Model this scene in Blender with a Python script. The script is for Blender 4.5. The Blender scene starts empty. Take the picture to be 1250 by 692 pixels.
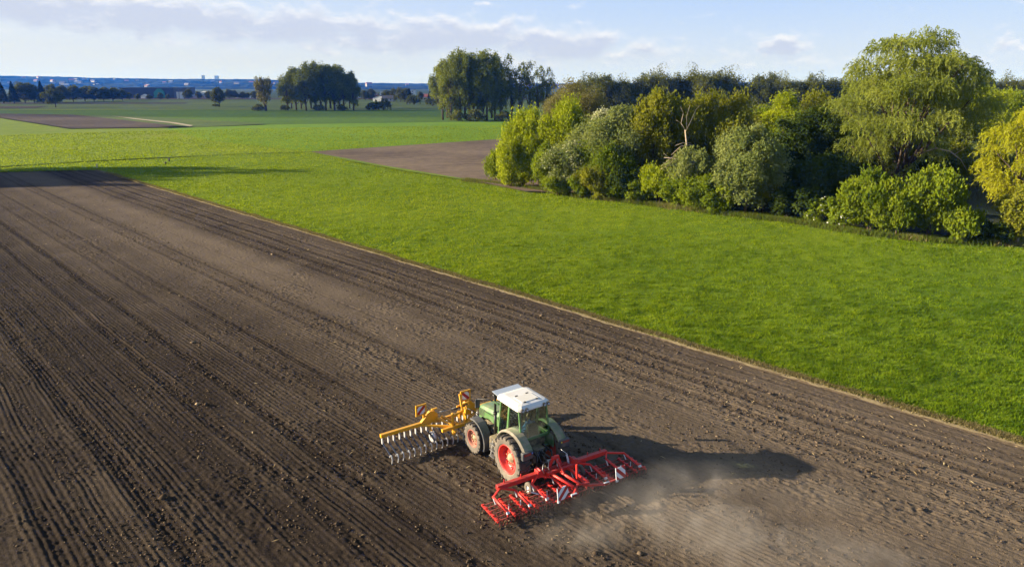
import bpy, math, random
import numpy as np
from mathutils import Vector, Matrix

# ------------------------------------------------------------------ camera, sky, sun, exposure
scene = bpy.context.scene
COL = scene.collection
R = math.radians
F_PX, CX, CY, PITCH, CAM_H = 834.0, 625.0, 346.0, R(16.1), 14.5      # measured from the photograph
SUN_EL = 15.5
EXPOSURE = 1.55

cam_d = bpy.data.cameras.new('camera')
cam = bpy.data.objects.new('camera', cam_d)
COL.objects.link(cam)
cam_d.sensor_width = 36.0
cam_d.lens = 36.0 * F_PX / 1250.0
cam_d.clip_start = 0.5
cam_d.clip_end = 30000
cam.location = (0, 0, CAM_H)
cam.rotation_euler = (R(90) - PITCH, 0, 0)
scene.camera = cam

sun_d = bpy.data.lights.new('sun', 'SUN')
sun = bpy.data.objects.new('sun', sun_d)
COL.objects.link(sun)
sun_d.energy = 5.0
sun_d.angle = R(0.6)
sun_d.color = (1.0, 0.86, 0.66)
sun.rotation_euler = (0, -R(90 - SUN_EL), 0)          # light travels towards +X, low from the left

scene.view_settings.view_transform = 'Standard'
scene.view_settings.look = 'None'
scene.view_settings.gamma = 1
scene.view_settings.use_curve_mapping = False
scene.view_settings.exposure = EXPOSURE
scene.render.engine = 'CYCLES'
scene.cycles.use_denoising = True
scene.cycles.max_bounces = 8
scene.cycles.diffuse_bounces = 3
scene.cycles.transmission_bounces = 4
scene.cycles.transparent_max_bounces = 12
scene.cycles.volume_bounces = 0
scene.cycles.sample_clamp_indirect = 6


class NT:
    """small helper to write node trees"""
    def __init__(self, tree):
        self.t = tree
        self.n = tree.nodes
        self.n.clear()

    def add(self, typ, ins=None, **props):
        nd = self.n.new(typ)
        for k, v in props.items():
            setattr(nd, k, v)
        for k, v in (ins or {}).items():
            sock = nd.inputs[k]
            if hasattr(v, 'is_output') or isinstance(v, bpy.types.NodeSocket):
                self.t.links.new(v, sock)
            else:
                sock.default_value = v
        return nd

    def math(self, op, a, b=0.0, c=0.0, clamp=False):
        nd = self.add('ShaderNodeMath', {0: a, 1: b, 2: c}, operation=op)
        nd.use_clamp = clamp
        return nd.outputs[0]

    def sstep(self, x, lo, hi):
        nd = self.add('ShaderNodeMapRange', {0: x, 1: lo, 2: hi, 3: 0.0, 4: 1.0}, interpolation_type='SMOOTHSTEP')
        return nd.outputs[0]

    def noise(self, vec, scale, detail=4.0, rough=0.55, dim='3D', dist=0.0):
        ins = {'Scale': scale, 'Detail': detail, 'Roughness': rough, 'Distortion': dist}
        if vec is not None:
            ins['Vector'] = vec
        return self.add('ShaderNodeTexNoise', ins, noise_dimensions=dim).outputs[0]

    def mix(self, f, a, b):
        nd = self.add('ShaderNodeMix', data_type='RGBA')
        for i, v in ((0, f), (6, a), (7, b)):
            if isinstance(v, bpy.types.NodeSocket):
                self.t.links.new(v, nd.inputs[i])
            else:
                nd.inputs[i].default_value = v if i == 0 else (*v[:3], 1.0)
        return nd.outputs[2]


def build_world():
    w = bpy.data.worlds.new('World')
    scene.world = w
    w.use_nodes = True
    t = NT(w.node_tree)
    sky = t.add('ShaderNodeTexSky', sky_type='NISHITA', sun_disc=False, sun_elevation=R(SUN_EL),
                sun_rotation=R(270), altitude=200.0, air_density=1.0, dust_density=1.2, ozone_density=1.6)
    tc = t.add('ShaderNodeTexCoord')
    d = t.add('ShaderNodeSeparateXYZ', {0: tc.outputs['Generated']})
    az = t.math('MULTIPLY', t.math('ARCTAN2', d.outputs[0], d.outputs[1]), 57.296)
    el = t.math('MULTIPLY', t.math('ARCSINE', d.outputs[2]), 57.296)

    def cloud(el_shift):
        e = t.math('ADD', el, el_shift)
        v = t.add('ShaderNodeCombineXYZ', {0: t.math('MULTIPLY', az, 0.30), 1: t.math('MULTIPLY', e, 0.70), 2: 3.7}).outputs[0]
        n = t.noise(v, 1.3, 8.0, 0.62, dist=0.15)
        v2 = t.add('ShaderNodeCombineXYZ', {0: t.math('MULTIPLY', az, 0.55), 1: t.math('MULTIPLY', e, 0.95), 2: 9.1}).outputs[0]
        n2 = t.noise(v2, 1.5, 6.0, 0.6)
        # a long bank of cloud that sinks towards the right
        line = t.math('MULTIPLY_ADD', az, -0.054, 3.35)
        off = t.math('DIVIDE', t.math('SUBTRACT', e, line), 1.5)
        bank = t.math('POWER', 2.718, t.math('MULTIPLY', t.math('MULTIPLY', off, off), -1.0))
        fade = t.math('SUBTRACT', 1.0, t.sstep(az, 2.0, 16.0))
        bank = t.math('MULTIPLY', bank, t.math('MULTIPLY_ADD', fade, 0.75, 0.25))
        m1 = t.sstep(t.math('ADD', t.math('MULTIPLY', bank, 0.45), n), 0.58, 0.90)
        # one small cumulus on the right, a second smaller one
        out = m1
        for (a0, e0, wa, we, k) in ((20.4, 2.95, 2.2, 0.85, 0.52), (8.6, 2.3, 4.5, .5, .28), (-1.8, 6.1, 1.3, .3, .3), (35.0, 2.6, 3.5, 0.7, 0.34), (13.5, 2.5, 2.5, .4, .28)):
            da = t.math('DIVIDE', t.math('SUBTRACT', az, a0), wa)
            de = t.math('DIVIDE', t.math('SUBTRACT', e, e0), we)
            g = t.math('POWER', 2.718, t.math('MULTIPLY', t.math('ADD', t.math('MULTIPLY', da, da), t.math('MULTIPLY', de, de)), -1.0))
            m2 = t.sstep(t.math('ADD', t.math('MULTIPLY', g, k), n2), 0.66, 0.92)
            out = t.math('MAXIMUM', out, m2)
        return out
    m = cloud(0.0)
    mu = cloud(0.40)                                    # the mask a little higher up: where it is empty the top is lit
    lit = t.math('SUBTRACT', 1.0, mu, clamp=True)
    ccol = t.mix(lit, (0.212, 0.232, 0.290), (0.325, 0.330, 0.350))
    skyc = t.add('ShaderNodeVectorMath', {0: sky.outputs[0], 'Scale': 0.075}, operation='SCALE').outputs[0]
    # thin high veil that whitens the sky towards the horizon
    veil = t.noise(t.add('ShaderNodeCombineXYZ', {0: t.math('MULTIPLY', az, 0.05), 1: t.math('MULTIPLY', el, 0.35), 2: 1.3}).outputs[0], 1.6, 5.0, 0.6)
    hz = t.math('SUBTRACT', 1.0, t.sstep(el, -1.0, 7.0))
    lft = t.math('SUBTRACT', 1.0, t.sstep(az, -40.0, 20.0))
    vf = t.math('ADD', t.math('MULTIPLY', hz, t.math('MULTIPLY_ADD', lft, 0.45, 0.25)), t.math('MULTIPLY', t.sstep(veil, 0.45, 0.75), 0.25), clamp=True)
    grad = t.mix(t.sstep(el, 0.0, 8.0), (0.255, 0.284, 0.340), (0.168, 0.226, 0.345))
    grad = t.mix(t.math('MULTIPLY', lft, 0.55), grad, (0.278, 0.292, 0.318))
    base = t.mix(t.math('MULTIPLY_ADD', vf, 0.10, 0.88, clamp=True), skyc, grad)
    upf = t.sstep(el, -0.5, 0.5)
    low = t.math('SUBTRACT', 1.0, t.sstep(el, 9.0, 30.0))
    cm = t.math('MULTIPLY', t.math('MULTIPLY', m, 0.85), t.math('MULTIPLY', upf, low))
    col = t.mix(cm, t.mix(low, skyc, base), ccol)
    bg = t.add('ShaderNodeBackground', {'Color': col, 'Strength': 1.0})
    out = t.add('ShaderNodeOutputWorld')
    t.t.links.new(bg.outputs[0], out.inputs[0])


build_world()


# ------------------------------------------------------------------ helpers
def g(px, py, z=0.0):
    """pixel of the photograph -> point of the place at height z"""
    a = (px - CX) / F_PX
    b = (CY - py) / F_PX
    dy = math.cos(PITCH) + b * math.sin(PITCH)
    dz = -math.sin(PITCH) + b * math.cos(PITCH)
    t = (z - CAM_H) / dz
    return Vector((a * t, dy * t, z))


def h_at(Y, py):
    """height of a point at depth Y that shows in row py"""
    b = (CY - py) / F_PX
    return CAM_H + Y * (-math.sin(PITCH) + b * math.cos(PITCH)) / (math.cos(PITCH) + b * math.sin(PITCH))


def x_at(Y, z, px):
    w = Y * math.cos(PITCH) - (z - CAM_H) * math.sin(PITCH)
    return (px - CX) / F_PX * w


def tag(o, label=None, cat=None, group=None, kind=None):
    if label: o['label'] = label
    if cat: o['category'] = cat
    if group: o['group'] = group
    if kind: o['kind'] = kind
    return o


def empty(name, loc=(0, 0, 0), rz=0.0, parent=None):
    o = bpy.data.objects.new(name, None)
    o.empty_display_size = 0.3
    COL.objects.link(o)
    o.location = loc
    o.rotation_euler = (0, 0, rz)
    if parent: o.parent = parent
    return o


def copy_tree(o, parent=None):
    c = o.copy()
    COL.objects.link(c)
    if parent: c.parent = parent
    for ch in o.children:
        copy_tree(ch, c)
    return c


def link_mesh(name, me, mat=None, parent=None):
    o = bpy.data.objects.new(name, me)
    COL.objects.link(o)
    if mat:
        for m in (mat if isinstance(mat, (list, tuple)) else [mat]):
            me.materials.append(m)
    if parent: o.parent = parent
    return o


def np_mesh(name, verts, faces, smooth=False, attrs=None, mat_idx=None):
    """verts (n,3), faces (m,3|4) as numpy arrays"""
    me = bpy.data.meshes.new(name)
    n, m, k = len(verts), len(faces), faces.shape[1]
    me.vertices.add(n)
    me.vertices.foreach_set('co', np.ascontiguousarray(verts, dtype=np.float32).ravel())
    me.loops.add(m * k)
    me.loops.foreach_set('vertex_index', np.ascontiguousarray(faces, dtype=np.int32).ravel())
    me.polygons.add(m)
    me.polygons.foreach_set('loop_start', np.arange(0, m * k, k, dtype=np.int32))
    me.polygons.foreach_set('loop_total', np.full(m, k, dtype=np.int32))
    if smooth:
        me.polygons.foreach_set('use_smooth', np.ones(m, dtype=bool))
    if mat_idx is not None:
        me.polygons.foreach_set('material_index', mat_idx.astype(np.int32))
    for nm, dom, arr in (attrs or []):
        a = me.attributes.new(nm, 'FLOAT', dom)
        a.data.foreach_set('value', np.ascontiguousarray(arr, dtype=np.float32))
    me.update(calc_edges=True)
    return me


def _hash(ix, iy, seed):
    h = (ix.astype(np.int64) * 374761393 + iy.astype(np.int64) * 668265263 + seed * 1442695041) & 0xffffffff
    h = ((h ^ (h >> 13)) * 1274126177) & 0xffffffff
    h = h ^ (h >> 16)
    return (h & 0xffffff).astype(np.float32) / 0xffffff


def vnoise(x, y, seed=0):
    ix = np.floor(x).astype(np.int64); iy = np.floor(y).astype(np.int64)
    fx = (x - ix).astype(np.float32); fy = (y - iy).astype(np.float32)
    fx = fx * fx * (3 - 2 * fx); fy = fy * fy * (3 - 2 * fy)
    a = _hash(ix, iy, seed); b = _hash(ix + 1, iy, seed); c = _hash(ix, iy + 1, seed); d = _hash(ix + 1, iy + 1, seed)
    return (a + (b - a) * fx + (c - a) * fy + (a - b - c + d) * fx * fy) * 2 - 1


def fbm(x, y, seed=0, oct=4, gain=0.5):
    s = 0; a = 1.0
    for i in range(oct):
        s = s + a * vnoise(x * 2 ** i + i * 17.3, y * 2 ** i - i * 9.1, seed + i)
        a *= gain
    return s


class MB:
    """collects boxes, bars, tubes, prisms and lathes into one mesh"""
    def __init__(self):
        self.v = []; self.f = []; self.mi = []; self.sm = []

    def _add(self, vs, fs, mi=0, smooth=False):
        b = len(self.v)
        self.v += [tuple(p) for p in vs]
        for q in fs:
            self.f.append([b + i for i in q]); self.mi.append(mi); self.sm.append(smooth)
        return self

    def box(self, c, s, rot=None, mi=0):
        M = Matrix.Identity(3) if rot is None else rot
        c = Vector(c)
        vs = [c + M @ Vector((x * s[0] / 2, y * s[1] / 2, z * s[2] / 2)) for x in (-1, 1) for y in (-1, 1) for z in (-1, 1)]
        return self._add(vs, [(0, 1, 3, 2), (4, 6, 7, 5), (0, 4, 5, 1), (2, 3, 7, 6), (0, 2, 6, 4), (1, 5, 7, 3)], mi)

    def bar(self, p0, p1, w, h, up=(0, 0, 1), mi=0):
        p0, p1 = Vector(p0), Vector(p1)
        y = (p1 - p0); L = y.length; y.normalize()
        u = Vector(up)
        if abs(u.dot(y)) > 0.98: u = Vector((0, 1, 0)) if abs(y.y) < .9 else Vector((1, 0, 0))
        x = y.cross(u).normalized(); z = x.cross(y)
        M = Matrix((x, y, z)).transposed()
        return self.box((p0 + p1) / 2, (w, L, h), M, mi)

    def tube(self, pts, r, n=8, mi=0, cap=True, smooth=True):
        pts = [Vector(p) for p in pts]
        rs = r if isinstance(r, (list, tuple)) else [r] * len(pts)
        vs = []; fs = []
        prev = None
        for i, p in enumerate(pts):
            d = (pts[min(i + 1, len(pts) - 1)] - pts[max(i - 1, 0)])
            if d.length < 1e-9: d = Vector((0, 0, 1))
            d.normalize()
            if prev is None:
                a = Vector((0, 0, 1)) if abs(d.z) < .9 else Vector((1, 0, 0))
                x = d.cross(a).normalized()
            else:
                x = (prev - d * prev.dot(d)).normalized()
            prev = x
            y = d.cross(x)
            for k in range(n):
                t = 2 * math.pi * k / n
                vs.append(p + (x * math.cos(t) + y * math.sin(t)) * rs[i])
        for i in range(len(pts) - 1):
            for k in range(n):
                fs.append((i * n + k, i * n + (k + 1) % n, (i + 1) * n + (k + 1) % n, (i + 1) * n + k))
        self._add(vs, fs, mi, smooth)
        if cap:
            b = len(self.v) - len(vs)
            self.f.append([b + k for k in range(n)][::-1]); self.mi.append(mi); self.sm.append(False)
            self.f.append([b + (len(pts) - 1) * n + k for k in range(n)]); self.mi.append(mi); self.sm.append(False)
        return self

    def lathe_x(self, prof, c, n=32, mi=0, smooth=True):
        """profile (x, r) turned about the X axis through c"""
        vs = []; fs = []
        for (x, r) in prof:
            for k in range(n):
                t = 2 * math.pi * k / n
                vs.append((c[0] + x, c[1] + r * math.cos(t), c[2] + r * math.sin(t)))
        for i in range(len(prof) - 1):
            for k in range(n):
                fs.append((i * n + k, (i + 1) * n + k, (i + 1) * n + (k + 1) % n, i * n + (k + 1) % n))
        return self._add(vs, fs, mi, smooth)

    def prism(self, poly, axis, a0, a1, mi=0):
        """poly of 2D points extruded along axis ('x': (y,z), 'y': (x,z), 'z': (x,y))"""
        def P(q, a):
            return {'x': (a, q[0], q[1]), 'y': (q[0], a, q[1]), 'z': (q[0], q[1], a)}[axis]
        n = len(poly)
        vs = [P(q, a0) for q in poly] + [P(q, a1) for q in poly]
        fs = [tuple(range(n))[::-1], tuple(range(n, 2 * n))] + [(i, (i + 1) % n, n + (i + 1) % n, n + i) for i in range(n)]
        return self._add(vs, fs, mi)

    def sweep(self, path, sect, mi=0, smooth=False):
        """closed 2D section list placed at each path frame: path = [(origin, ax, ay)]"""
        n = len(sect); vs = []; fs = []
        for (o, ax, ay) in path:
            o, ax, ay = Vector(o), Vector(ax), Vector(ay)
            for s in sect: vs.append(o + ax * s[0] + ay * s[1])
        m = len(path)
        for i in range(m - 1):
            for k in range(n):
                fs.append((i * n + k, i * n + (k + 1) % n, (i + 1) * n + (k + 1) % n, (i + 1) * n + k))
        fs.append(tuple(range(n))[::-1]); fs.append(tuple(range((m - 1) * n, m * n)))
        return self._add(vs, fs, mi, smooth)

    def build(self, name, mat, parent=None, bevel=0.0, fix=True):
        me = bpy.data.meshes.new(name)
        me.from_pydata(self.v, [], self.f)
        me.polygons.foreach_set('material_index', self.mi)
        me.polygons.foreach_set('use_smooth', self.sm)
        if fix:
            import bmesh
            bm = bmesh.new(); bm.from_mesh(me)
            bmesh.ops.recalc_face_normals(bm, faces=bm.faces)
            bm.to_mesh(me); bm.free()
        me.update()
        o = link_mesh(name, me, mat, parent)
        if bevel:
            b = o.modifiers.new('bevel', 'BEVEL'); b.width = bevel; b.segments = 2; b.limit_method = 'ANGLE'
        return o


# ------------------------------------------------------------------ materials
MATS = {}


def new_mat(name):
    m = bpy.data.materials.new(name)
    m.use_nodes = True
    MATS[name] = m
    return m, NT(m.node_tree)


def finish(t, shader, disp=None):
    o = t.add('ShaderNodeOutputMaterial')
    t.t.links.new(shader, o.inputs[0])


def paint(name, col, rough=0.45, metal=0.0, dust=0.0, dcol=(0.30, 0.24, 0.17), coat=0.0, scale=3.0):
    """painted or rubber surface with patchy road dust (dust lies thicker on faces that look up)"""
    m, t = new_mat(name)
    tc = t.add('ShaderNodeTexCoord').outputs['Object']
    n1 = t.noise(tc, scale, 5, 0.6)
    n2 = t.noise(tc, scale * 7, 4, 0.65)
    base = t.mix(t.math('MULTIPLY', n2, 0.35), col, tuple(c * 0.62 for c in col))
    geo = t.add('ShaderNodeNewGeometry')
    up = t.add('ShaderNodeSeparateXYZ', {0: geo.outputs['Normal']}).outputs[2]
    f = t.math('ADD', t.math('MULTIPLY', t.sstep(n1, 0.35, 0.75), dust), t.math('MULTIPLY', t.sstep(up, 0.3, 1.0), dust * 0.6), clamp=True)
    c = t.mix(f, base, dcol)
    r = t.math('MULTIPLY_ADD', f, 0.9 - rough, rough, clamp=True)
    bmp = t.add('ShaderNodeBump', {'Height': n2, 'Strength': 0.08, 'Distance': 0.02})
    b = t.add('ShaderNodeBsdfPrincipled', {'Base Color': c, 'Roughness': r, 'Metallic': metal, 'Coat Weight': coat, 'Normal': bmp.outputs[0]})
    finish(t, b.outputs[0])
    return m


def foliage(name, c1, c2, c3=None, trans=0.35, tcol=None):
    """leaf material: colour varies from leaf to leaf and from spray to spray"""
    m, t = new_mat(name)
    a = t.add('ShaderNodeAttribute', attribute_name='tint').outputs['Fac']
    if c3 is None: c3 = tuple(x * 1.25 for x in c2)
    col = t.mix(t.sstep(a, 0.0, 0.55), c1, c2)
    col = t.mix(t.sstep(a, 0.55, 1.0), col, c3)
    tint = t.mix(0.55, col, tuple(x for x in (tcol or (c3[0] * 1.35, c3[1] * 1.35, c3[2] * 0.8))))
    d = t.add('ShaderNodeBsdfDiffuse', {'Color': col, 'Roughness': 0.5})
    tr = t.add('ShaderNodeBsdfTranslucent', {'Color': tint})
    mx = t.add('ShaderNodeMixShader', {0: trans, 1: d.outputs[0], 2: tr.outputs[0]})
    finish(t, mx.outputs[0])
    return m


def bark(name, col):
    m, t = new_mat(name)
    tc = t.add('ShaderNodeTexCoord').outputs['Object']
    n = t.noise(tc, 4.0, 5, 0.65)
    c = t.mix(n, tuple(x * 0.5 for x in col), tuple(x * 1.4 for x in col))
    b = t.add('ShaderNodeBsdfDiffuse', {'Color': c})
    finish(t, b.outputs[0])
    return m


def ground_mat(name, cols, s1=0.02, s2=0.4, streak=None, bump=0.4, dist=0.15, grass=False):
    """field surface: broad patches, fine mottling, optional drill rows along a direction"""
    m, t = new_mat(name)
    pos = t.add('ShaderNodeNewGeometry').outputs['Position']
    n1 = t.noise(pos, s1, 5, 0.6)
    n2 = t.noise(pos, s2, 6, 0.7)
    f = t.math('ADD', t.math('MULTIPLY', t.math('SUBTRACT', n1, 0.5), 2.2), t.math('MULTIPLY', t.math('SUBTRACT', n2, 0.5), 1.3))
    h = n2
    if streak:
        (dx, dy, per, amt) = streak
        mp = t.add('ShaderNodeVectorMath', {0: pos, 1: (-dy / per, dx / per, 0)}, operation='DOT_PRODUCT').outputs['Value']
        along = t.add('ShaderNodeVectorMath', {0: pos, 1: (dx * .012, dy * .012, 0)}, operation='DOT_PRODUCT').outputs['Value']
        v = t.add('ShaderNodeCombineXYZ', {0: mp, 1: along, 2: 0.0}).outputs[0]
        n3 = t.noise(v, 1.0, 4, 0.75)
        f = t.math('ADD', f, t.math('MULTIPLY', t.math('SUBTRACT', n3, 0.5), amt))
        h = t.math('ADD', n2, n3)
    f = t.math('ADD', f, 0.5, clamp=True)
    c = t.mix(f, cols[0], cols[1])
    if len(cols) > 2:
        n4 = t.noise(pos, s1 * 3.3, 5, 0.65)
        c = t.mix(t.math('MULTIPLY', t.sstep(n4, 0.55, 0.75), 0.7), c, cols[2])
    bmp = t.add('ShaderNodeBump', {'Height': h, 'Strength': bump, 'Distance': dist})
    b = t.add('ShaderNodeBsdfPrincipled', {'Base Color': c, 'Roughness': 1.0, 'Specular IOR Level': 0.08, 'Normal': bmp.outputs[0]})
    finish(t, b.outputs[0])
    return m


def soil_mat():
    m, t = new_mat('soil')
    pos = t.add('ShaderNodeNewGeometry').outputs['Position']
    dry = t.add('ShaderNodeAttribute', attribute_name='dry').outputs['Fac']
    n1 = t.noise(pos, 0.22, 6, 0.65)
    n2 = t.noise(pos, 5.0, 5, 0.7)
    n3 = t.noise(pos, 22.0, 4, 0.7)
    f = t.math('ADD', dry, t.math('MULTIPLY', t.math('SUBTRACT', n1, 0.5), 0.45))
    f = t.math('ADD', f, t.math('MULTIPLY', t.math('SUBTRACT', n2, 0.5), 0.7), clamp=True)
    c = t.mix(f, (0.027, 0.0195, 0.0142), (0.165, 0.125, 0.086))
    c = t.mix(t.math('MULTIPLY', t.sstep(n3, 0.62, 0.8), 0.35), c, (0.22, 0.165, 0.11))
    h = t.math('ADD', t.math('MULTIPLY', n2, 0.6), t.math('MULTIPLY', n3, 0.4))
    bmp = t.add('ShaderNodeBump', {'Height': h, 'Strength': 0.9, 'Distance': 0.07})
    b = t.add('ShaderNodeBsdfPrincipled', {'Base Color': c, 'Roughness': 1.0, 'Specular IOR Level': 0.05, 'Normal': bmp.outputs[0]})
    finish(t, b.outputs[0])
    return m


def simple(name, col, rough=0.8, metal=0.0, emit=None):
    m, t = new_mat(name)
    tc = t.add('ShaderNodeTexCoord').outputs['Object']
    n = t.noise(tc, 1.7, 4, 0.6)
    c = t.mix(n, tuple(x * 0.8 for x in col), tuple(min(1, x * 1.15) for x in col))
    b = t.add('ShaderNodeBsdfPrincipled', {'Base Color': c, 'Roughness': rough, 'Metallic': metal})
    finish(t, b.outputs[0])
    return m


def glass_mat(name, tint, refl=0.08):
    m, t = new_mat(name)
    tr = t.add('ShaderNodeBsdfTransparent', {'Color': (*tint, 1)})
    gl = t.add('ShaderNodeBsdfGlossy', {'Color': (1, 1, 1, 1), 'Roughness': 0.04})
    fr = t.add('ShaderNodeFresnel', {'IOR': 1.45})
    f = t.math('ADD', t.math('MULTIPLY', fr.outputs[0], 0.8), refl, clamp=True)
    mx = t.add('ShaderNodeMixShader', {0: f, 1: tr.outputs[0], 2: gl.outputs[0]})
    finish(t, mx.outputs[0])
    return m


# field frame: u runs along the furrows (away, to the left), v from the grass edge into the ploughed field
E0 = Vector((21.45, 25.61, 0)); CORNER = Vector((-74.64, 123.35, 0))
EU = (CORNER - E0).normalized(); EV = Vector((-EU.y, EU.x, 0))
LEN_U = (CORNER - E0).length
FARL = g(0, 211)
FARDIR = (FARL - CORNER).normalized()


def uv_of(X, Y):
    dx = X - E0.x; dy = Y - E0.y
    return dx * EU.x + dy * EU.y, dx * EV.x + dy * EV.y


# ------------------------------------------------------------------ the ground
def structure(o):
    o['kind'] = 'structure'
    return o


def poly_sheet(name, pts, z, mat, kind='structure', sub=0):
    me = bpy.data.meshes.new(name)
    vs = [(p[0], p[1], z) for p in pts]
    me.from_pydata(vs, [], [tuple(range(len(vs)))])
    o = link_mesh(name, me, mat)
    import bmesh
    bm = bmesh.new(); bm.from_mesh(me)
    bmesh.ops.recalc_face_normals(bm, faces=bm.faces)
    for f in bm.faces:
        if f.normal.z < 0: f.normal_flip()
    bm.to_mesh(me); bm.free()
    o['kind'] = kind
    return o


def smooth01(x, a, b):
    t = np.clip((x - a) / (b - a), 0, 1)
    return t * t * (3 - 2 * t)


def field_height(u, v):
    """height of the worked soil and its tone from dark to pale"""
    u = u.astype(np.float32); v = v.astype(np.float32)
    wob = 0.10 * vnoise(u * 0.16, v * 0.5, 3) + 0.035 * vnoise(u * 0.7, v * 1.1, 4) + .12 * vnoise(u * .05, v * .12, 6)
    vv = v + wob
    # fine ridges left by the tines, stronger in the left part of the field
    per = 0.205
    ph = vv / per * 2 * np.pi
    amp_reg = 0.005 + 0.010 * smooth01(v, 12.2, 14.2) + 0.008 * smooth01(v, 19.5, 24) + 0.006 * (1 - smooth01(v, 6.5, 8.2)) * smooth01(v, 3.6, 4.6)
    amp_mod = np.clip(0.75 + 0.45 * vnoise(u * 0.18, v * 1.9, 7) + .25 * vnoise(u * 1.3, v * 4.0, 9), 0, 1.4) * (0.6 + 0.4 * smooth01(-u, -75, -20))
    lane = 0.75 + 0.5 * vnoise(np.floor(vv / per + 0.25) * 1.37, u * 0.02, 8)
    ridge = np.sin(ph) + 0.3 * np.sin(ph * 0.5 + 1.0) + 0.2 * np.sin(ph * .25 + 2)
    h = ridge * amp_reg * amp_mod * lane
    clumpy = smooth01(fbm(u * 0.35, v * 0.6, 40, 3), -0.1, 0.9)
    c1 = np.abs(vnoise(u * 3.1 + 5, v * 3.6, 20)); c2 = np.abs(vnoise(u * 6.3, v * 7.1, 23))
    crumbs = 0.022 * (c1 ** 1.5) + 0.026 * (c2 ** 1.6) + 0.012 * vnoise(u * 11.0, v * 12.0, 30) - .01
    rough = crumbs * (0.55 + 1.1 * clumpy)
    h = h + rough + 0.03 * vnoise(u * 0.08, v * 0.2, 50)
    dry = 0.42 + 0.10 * vnoise(u * 0.03, v * 0.18, 60) + 0.12 * vnoise(u * .012, v * .9, 61) + 0.08 * vnoise(u * .3, v * .6, 62)
    # pale dry pass, darker turned strips, wheel tracks
    dry = dry + 0.20 * smooth01(v, 7.6, 8.6) * (1 - smooth01(v, 11.6, 12.6)) * smooth01(u, 12, 30)
    dry = dry - 0.16 * smooth01(v, 4.2, 5.0) * (1 - smooth01(v, 6.9, 7.8)) * smooth01(u, 20, 40)
    dry = dry + .26 * (1 - smooth01(u, 8, 22)) * (1 - smooth01(v, 13, 20))
    dry = dry - 0.34 * smooth01(v, 12.5, 27)  # tone falls steadily with distance from the grass edge
    dry = dry - .05 * smooth01(v, .2, .8) * (1 - smooth01(v, 3.5, 4.6))
    for (vc, hw, dep, dk) in ((27.5, 0.34, 0.06, 0.5), (25.5, .2, .025, .15), (23.35, 0.24, 0.035, 0.30), (21.25, 0.26, 0.045, 0.36), (30.4, .3, .04, .35), (33.5, .3, .05, .4), (19.0, .2, .02, .18), (17.2, .22, .025, .22), (13.7, 0.2, 0.02, 0.22), (12.4, .16, .02, .2), (2.35, 0.24, 0.05, 0.32), (3.75, 0.26, 0.05, 0.34), (1.05, .14, .02, .12), (5.4, .26, .03, .28), (6.6, .24, .03, .22), (9.9, .1, .012, .1)):
        c = vc + 0.10 * vnoise(u * 0.11, np.full_like(u, vc), 70) + .04 * vnoise(u * .8, np.full_like(u, vc), 71)
        q = np.exp(-((v - c) / hw) ** 2)
        k = 0.75 + 0.25 * vnoise(u * 0.09, np.full_like(u, vc * 3), 72)
        h = h - dep * q * k + q * (0.022 * vnoise(u * 4.5, v * 5.5, 73) + .014 * vnoise(u * 9, v * 9, 74))
        h = h + dep * 0.45 * np.exp(-((np.abs(v - c) - hw * 1.7) / (hw * .6)) ** 2)
        dry = dry - dk * q * k
    # the tractor's own fresh pass and its wheel marks
    return h, np.clip(dry + 0.9 * h, 0, 1)  # tone also follows height: ridge tops paler, hollows darker


def build_field():
    def axis(segs):
        out = []
        for a, b, s in segs:
            out.append(np.arange(a, b, s))
        return np.concatenate(out)
    us = axis([(-34, -2, 0.16), (-2, 44, 0.07), (44, 90, 0.14), (90, 215, 0.3)])
    vs = axis([(-0.35, 34, 0.045), (34, 48, 0.09), (48, 110, 0.6)])
    U, V = np.meshgrid(us, vs, indexing='ij')
    h, dry = field_height(U, V)
    # a firm shallow step down from the grass
    h = h - 0.05 * np.exp(-((V - 0.12) / 0.13) ** 2)
    X = E0.x + U * EU.x + V * EV.x; Y = E0.y + U * EU.y + V * EV.y
    nu, nv = U.shape
    idx = np.arange(nu * nv).reshape(nu, nv)
    q = np.stack([idx[:-1, :-1], idx[1:, :-1], idx[1:, 1:], idx[:-1, 1:]], -1).reshape(-1, 4)
    # cut beyond the far edge (the meadow sheet laps over it) and what is far behind the camera
    n = Vector((-FARDIR.y, FARDIR.x, 0))
    if n.y < 0: n = -n
    dd = (X - CORNER.x) * n.x + (Y - CORNER.y) * n.y
    keep = (dd.ravel()[q] < 0.8).all(1) & (Y.ravel()[q] > -4).all(1)
    q = q[keep]
    used = np.zeros(nu * nv, bool); used[q.ravel()] = True
    remap = np.cumsum(used) - 1
    P = np.stack([X.ravel(), Y.ravel(), h.ravel()], 1)[used]
    me = np_mesh('ploughed_field', P, remap[q], True, [('dry', 'POINT', dry.ravel()[used])])
    return structure(link_mesh('ploughed_field', me, soil_mat()))


def meadow_height(X, Y):
    return 0.10 + 0.045 * fbm(X * 0.9, Y * 0.9, 101, 3) + 0.05 * fbm(X * 0.12, Y * 0.12, 120, 2)


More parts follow.
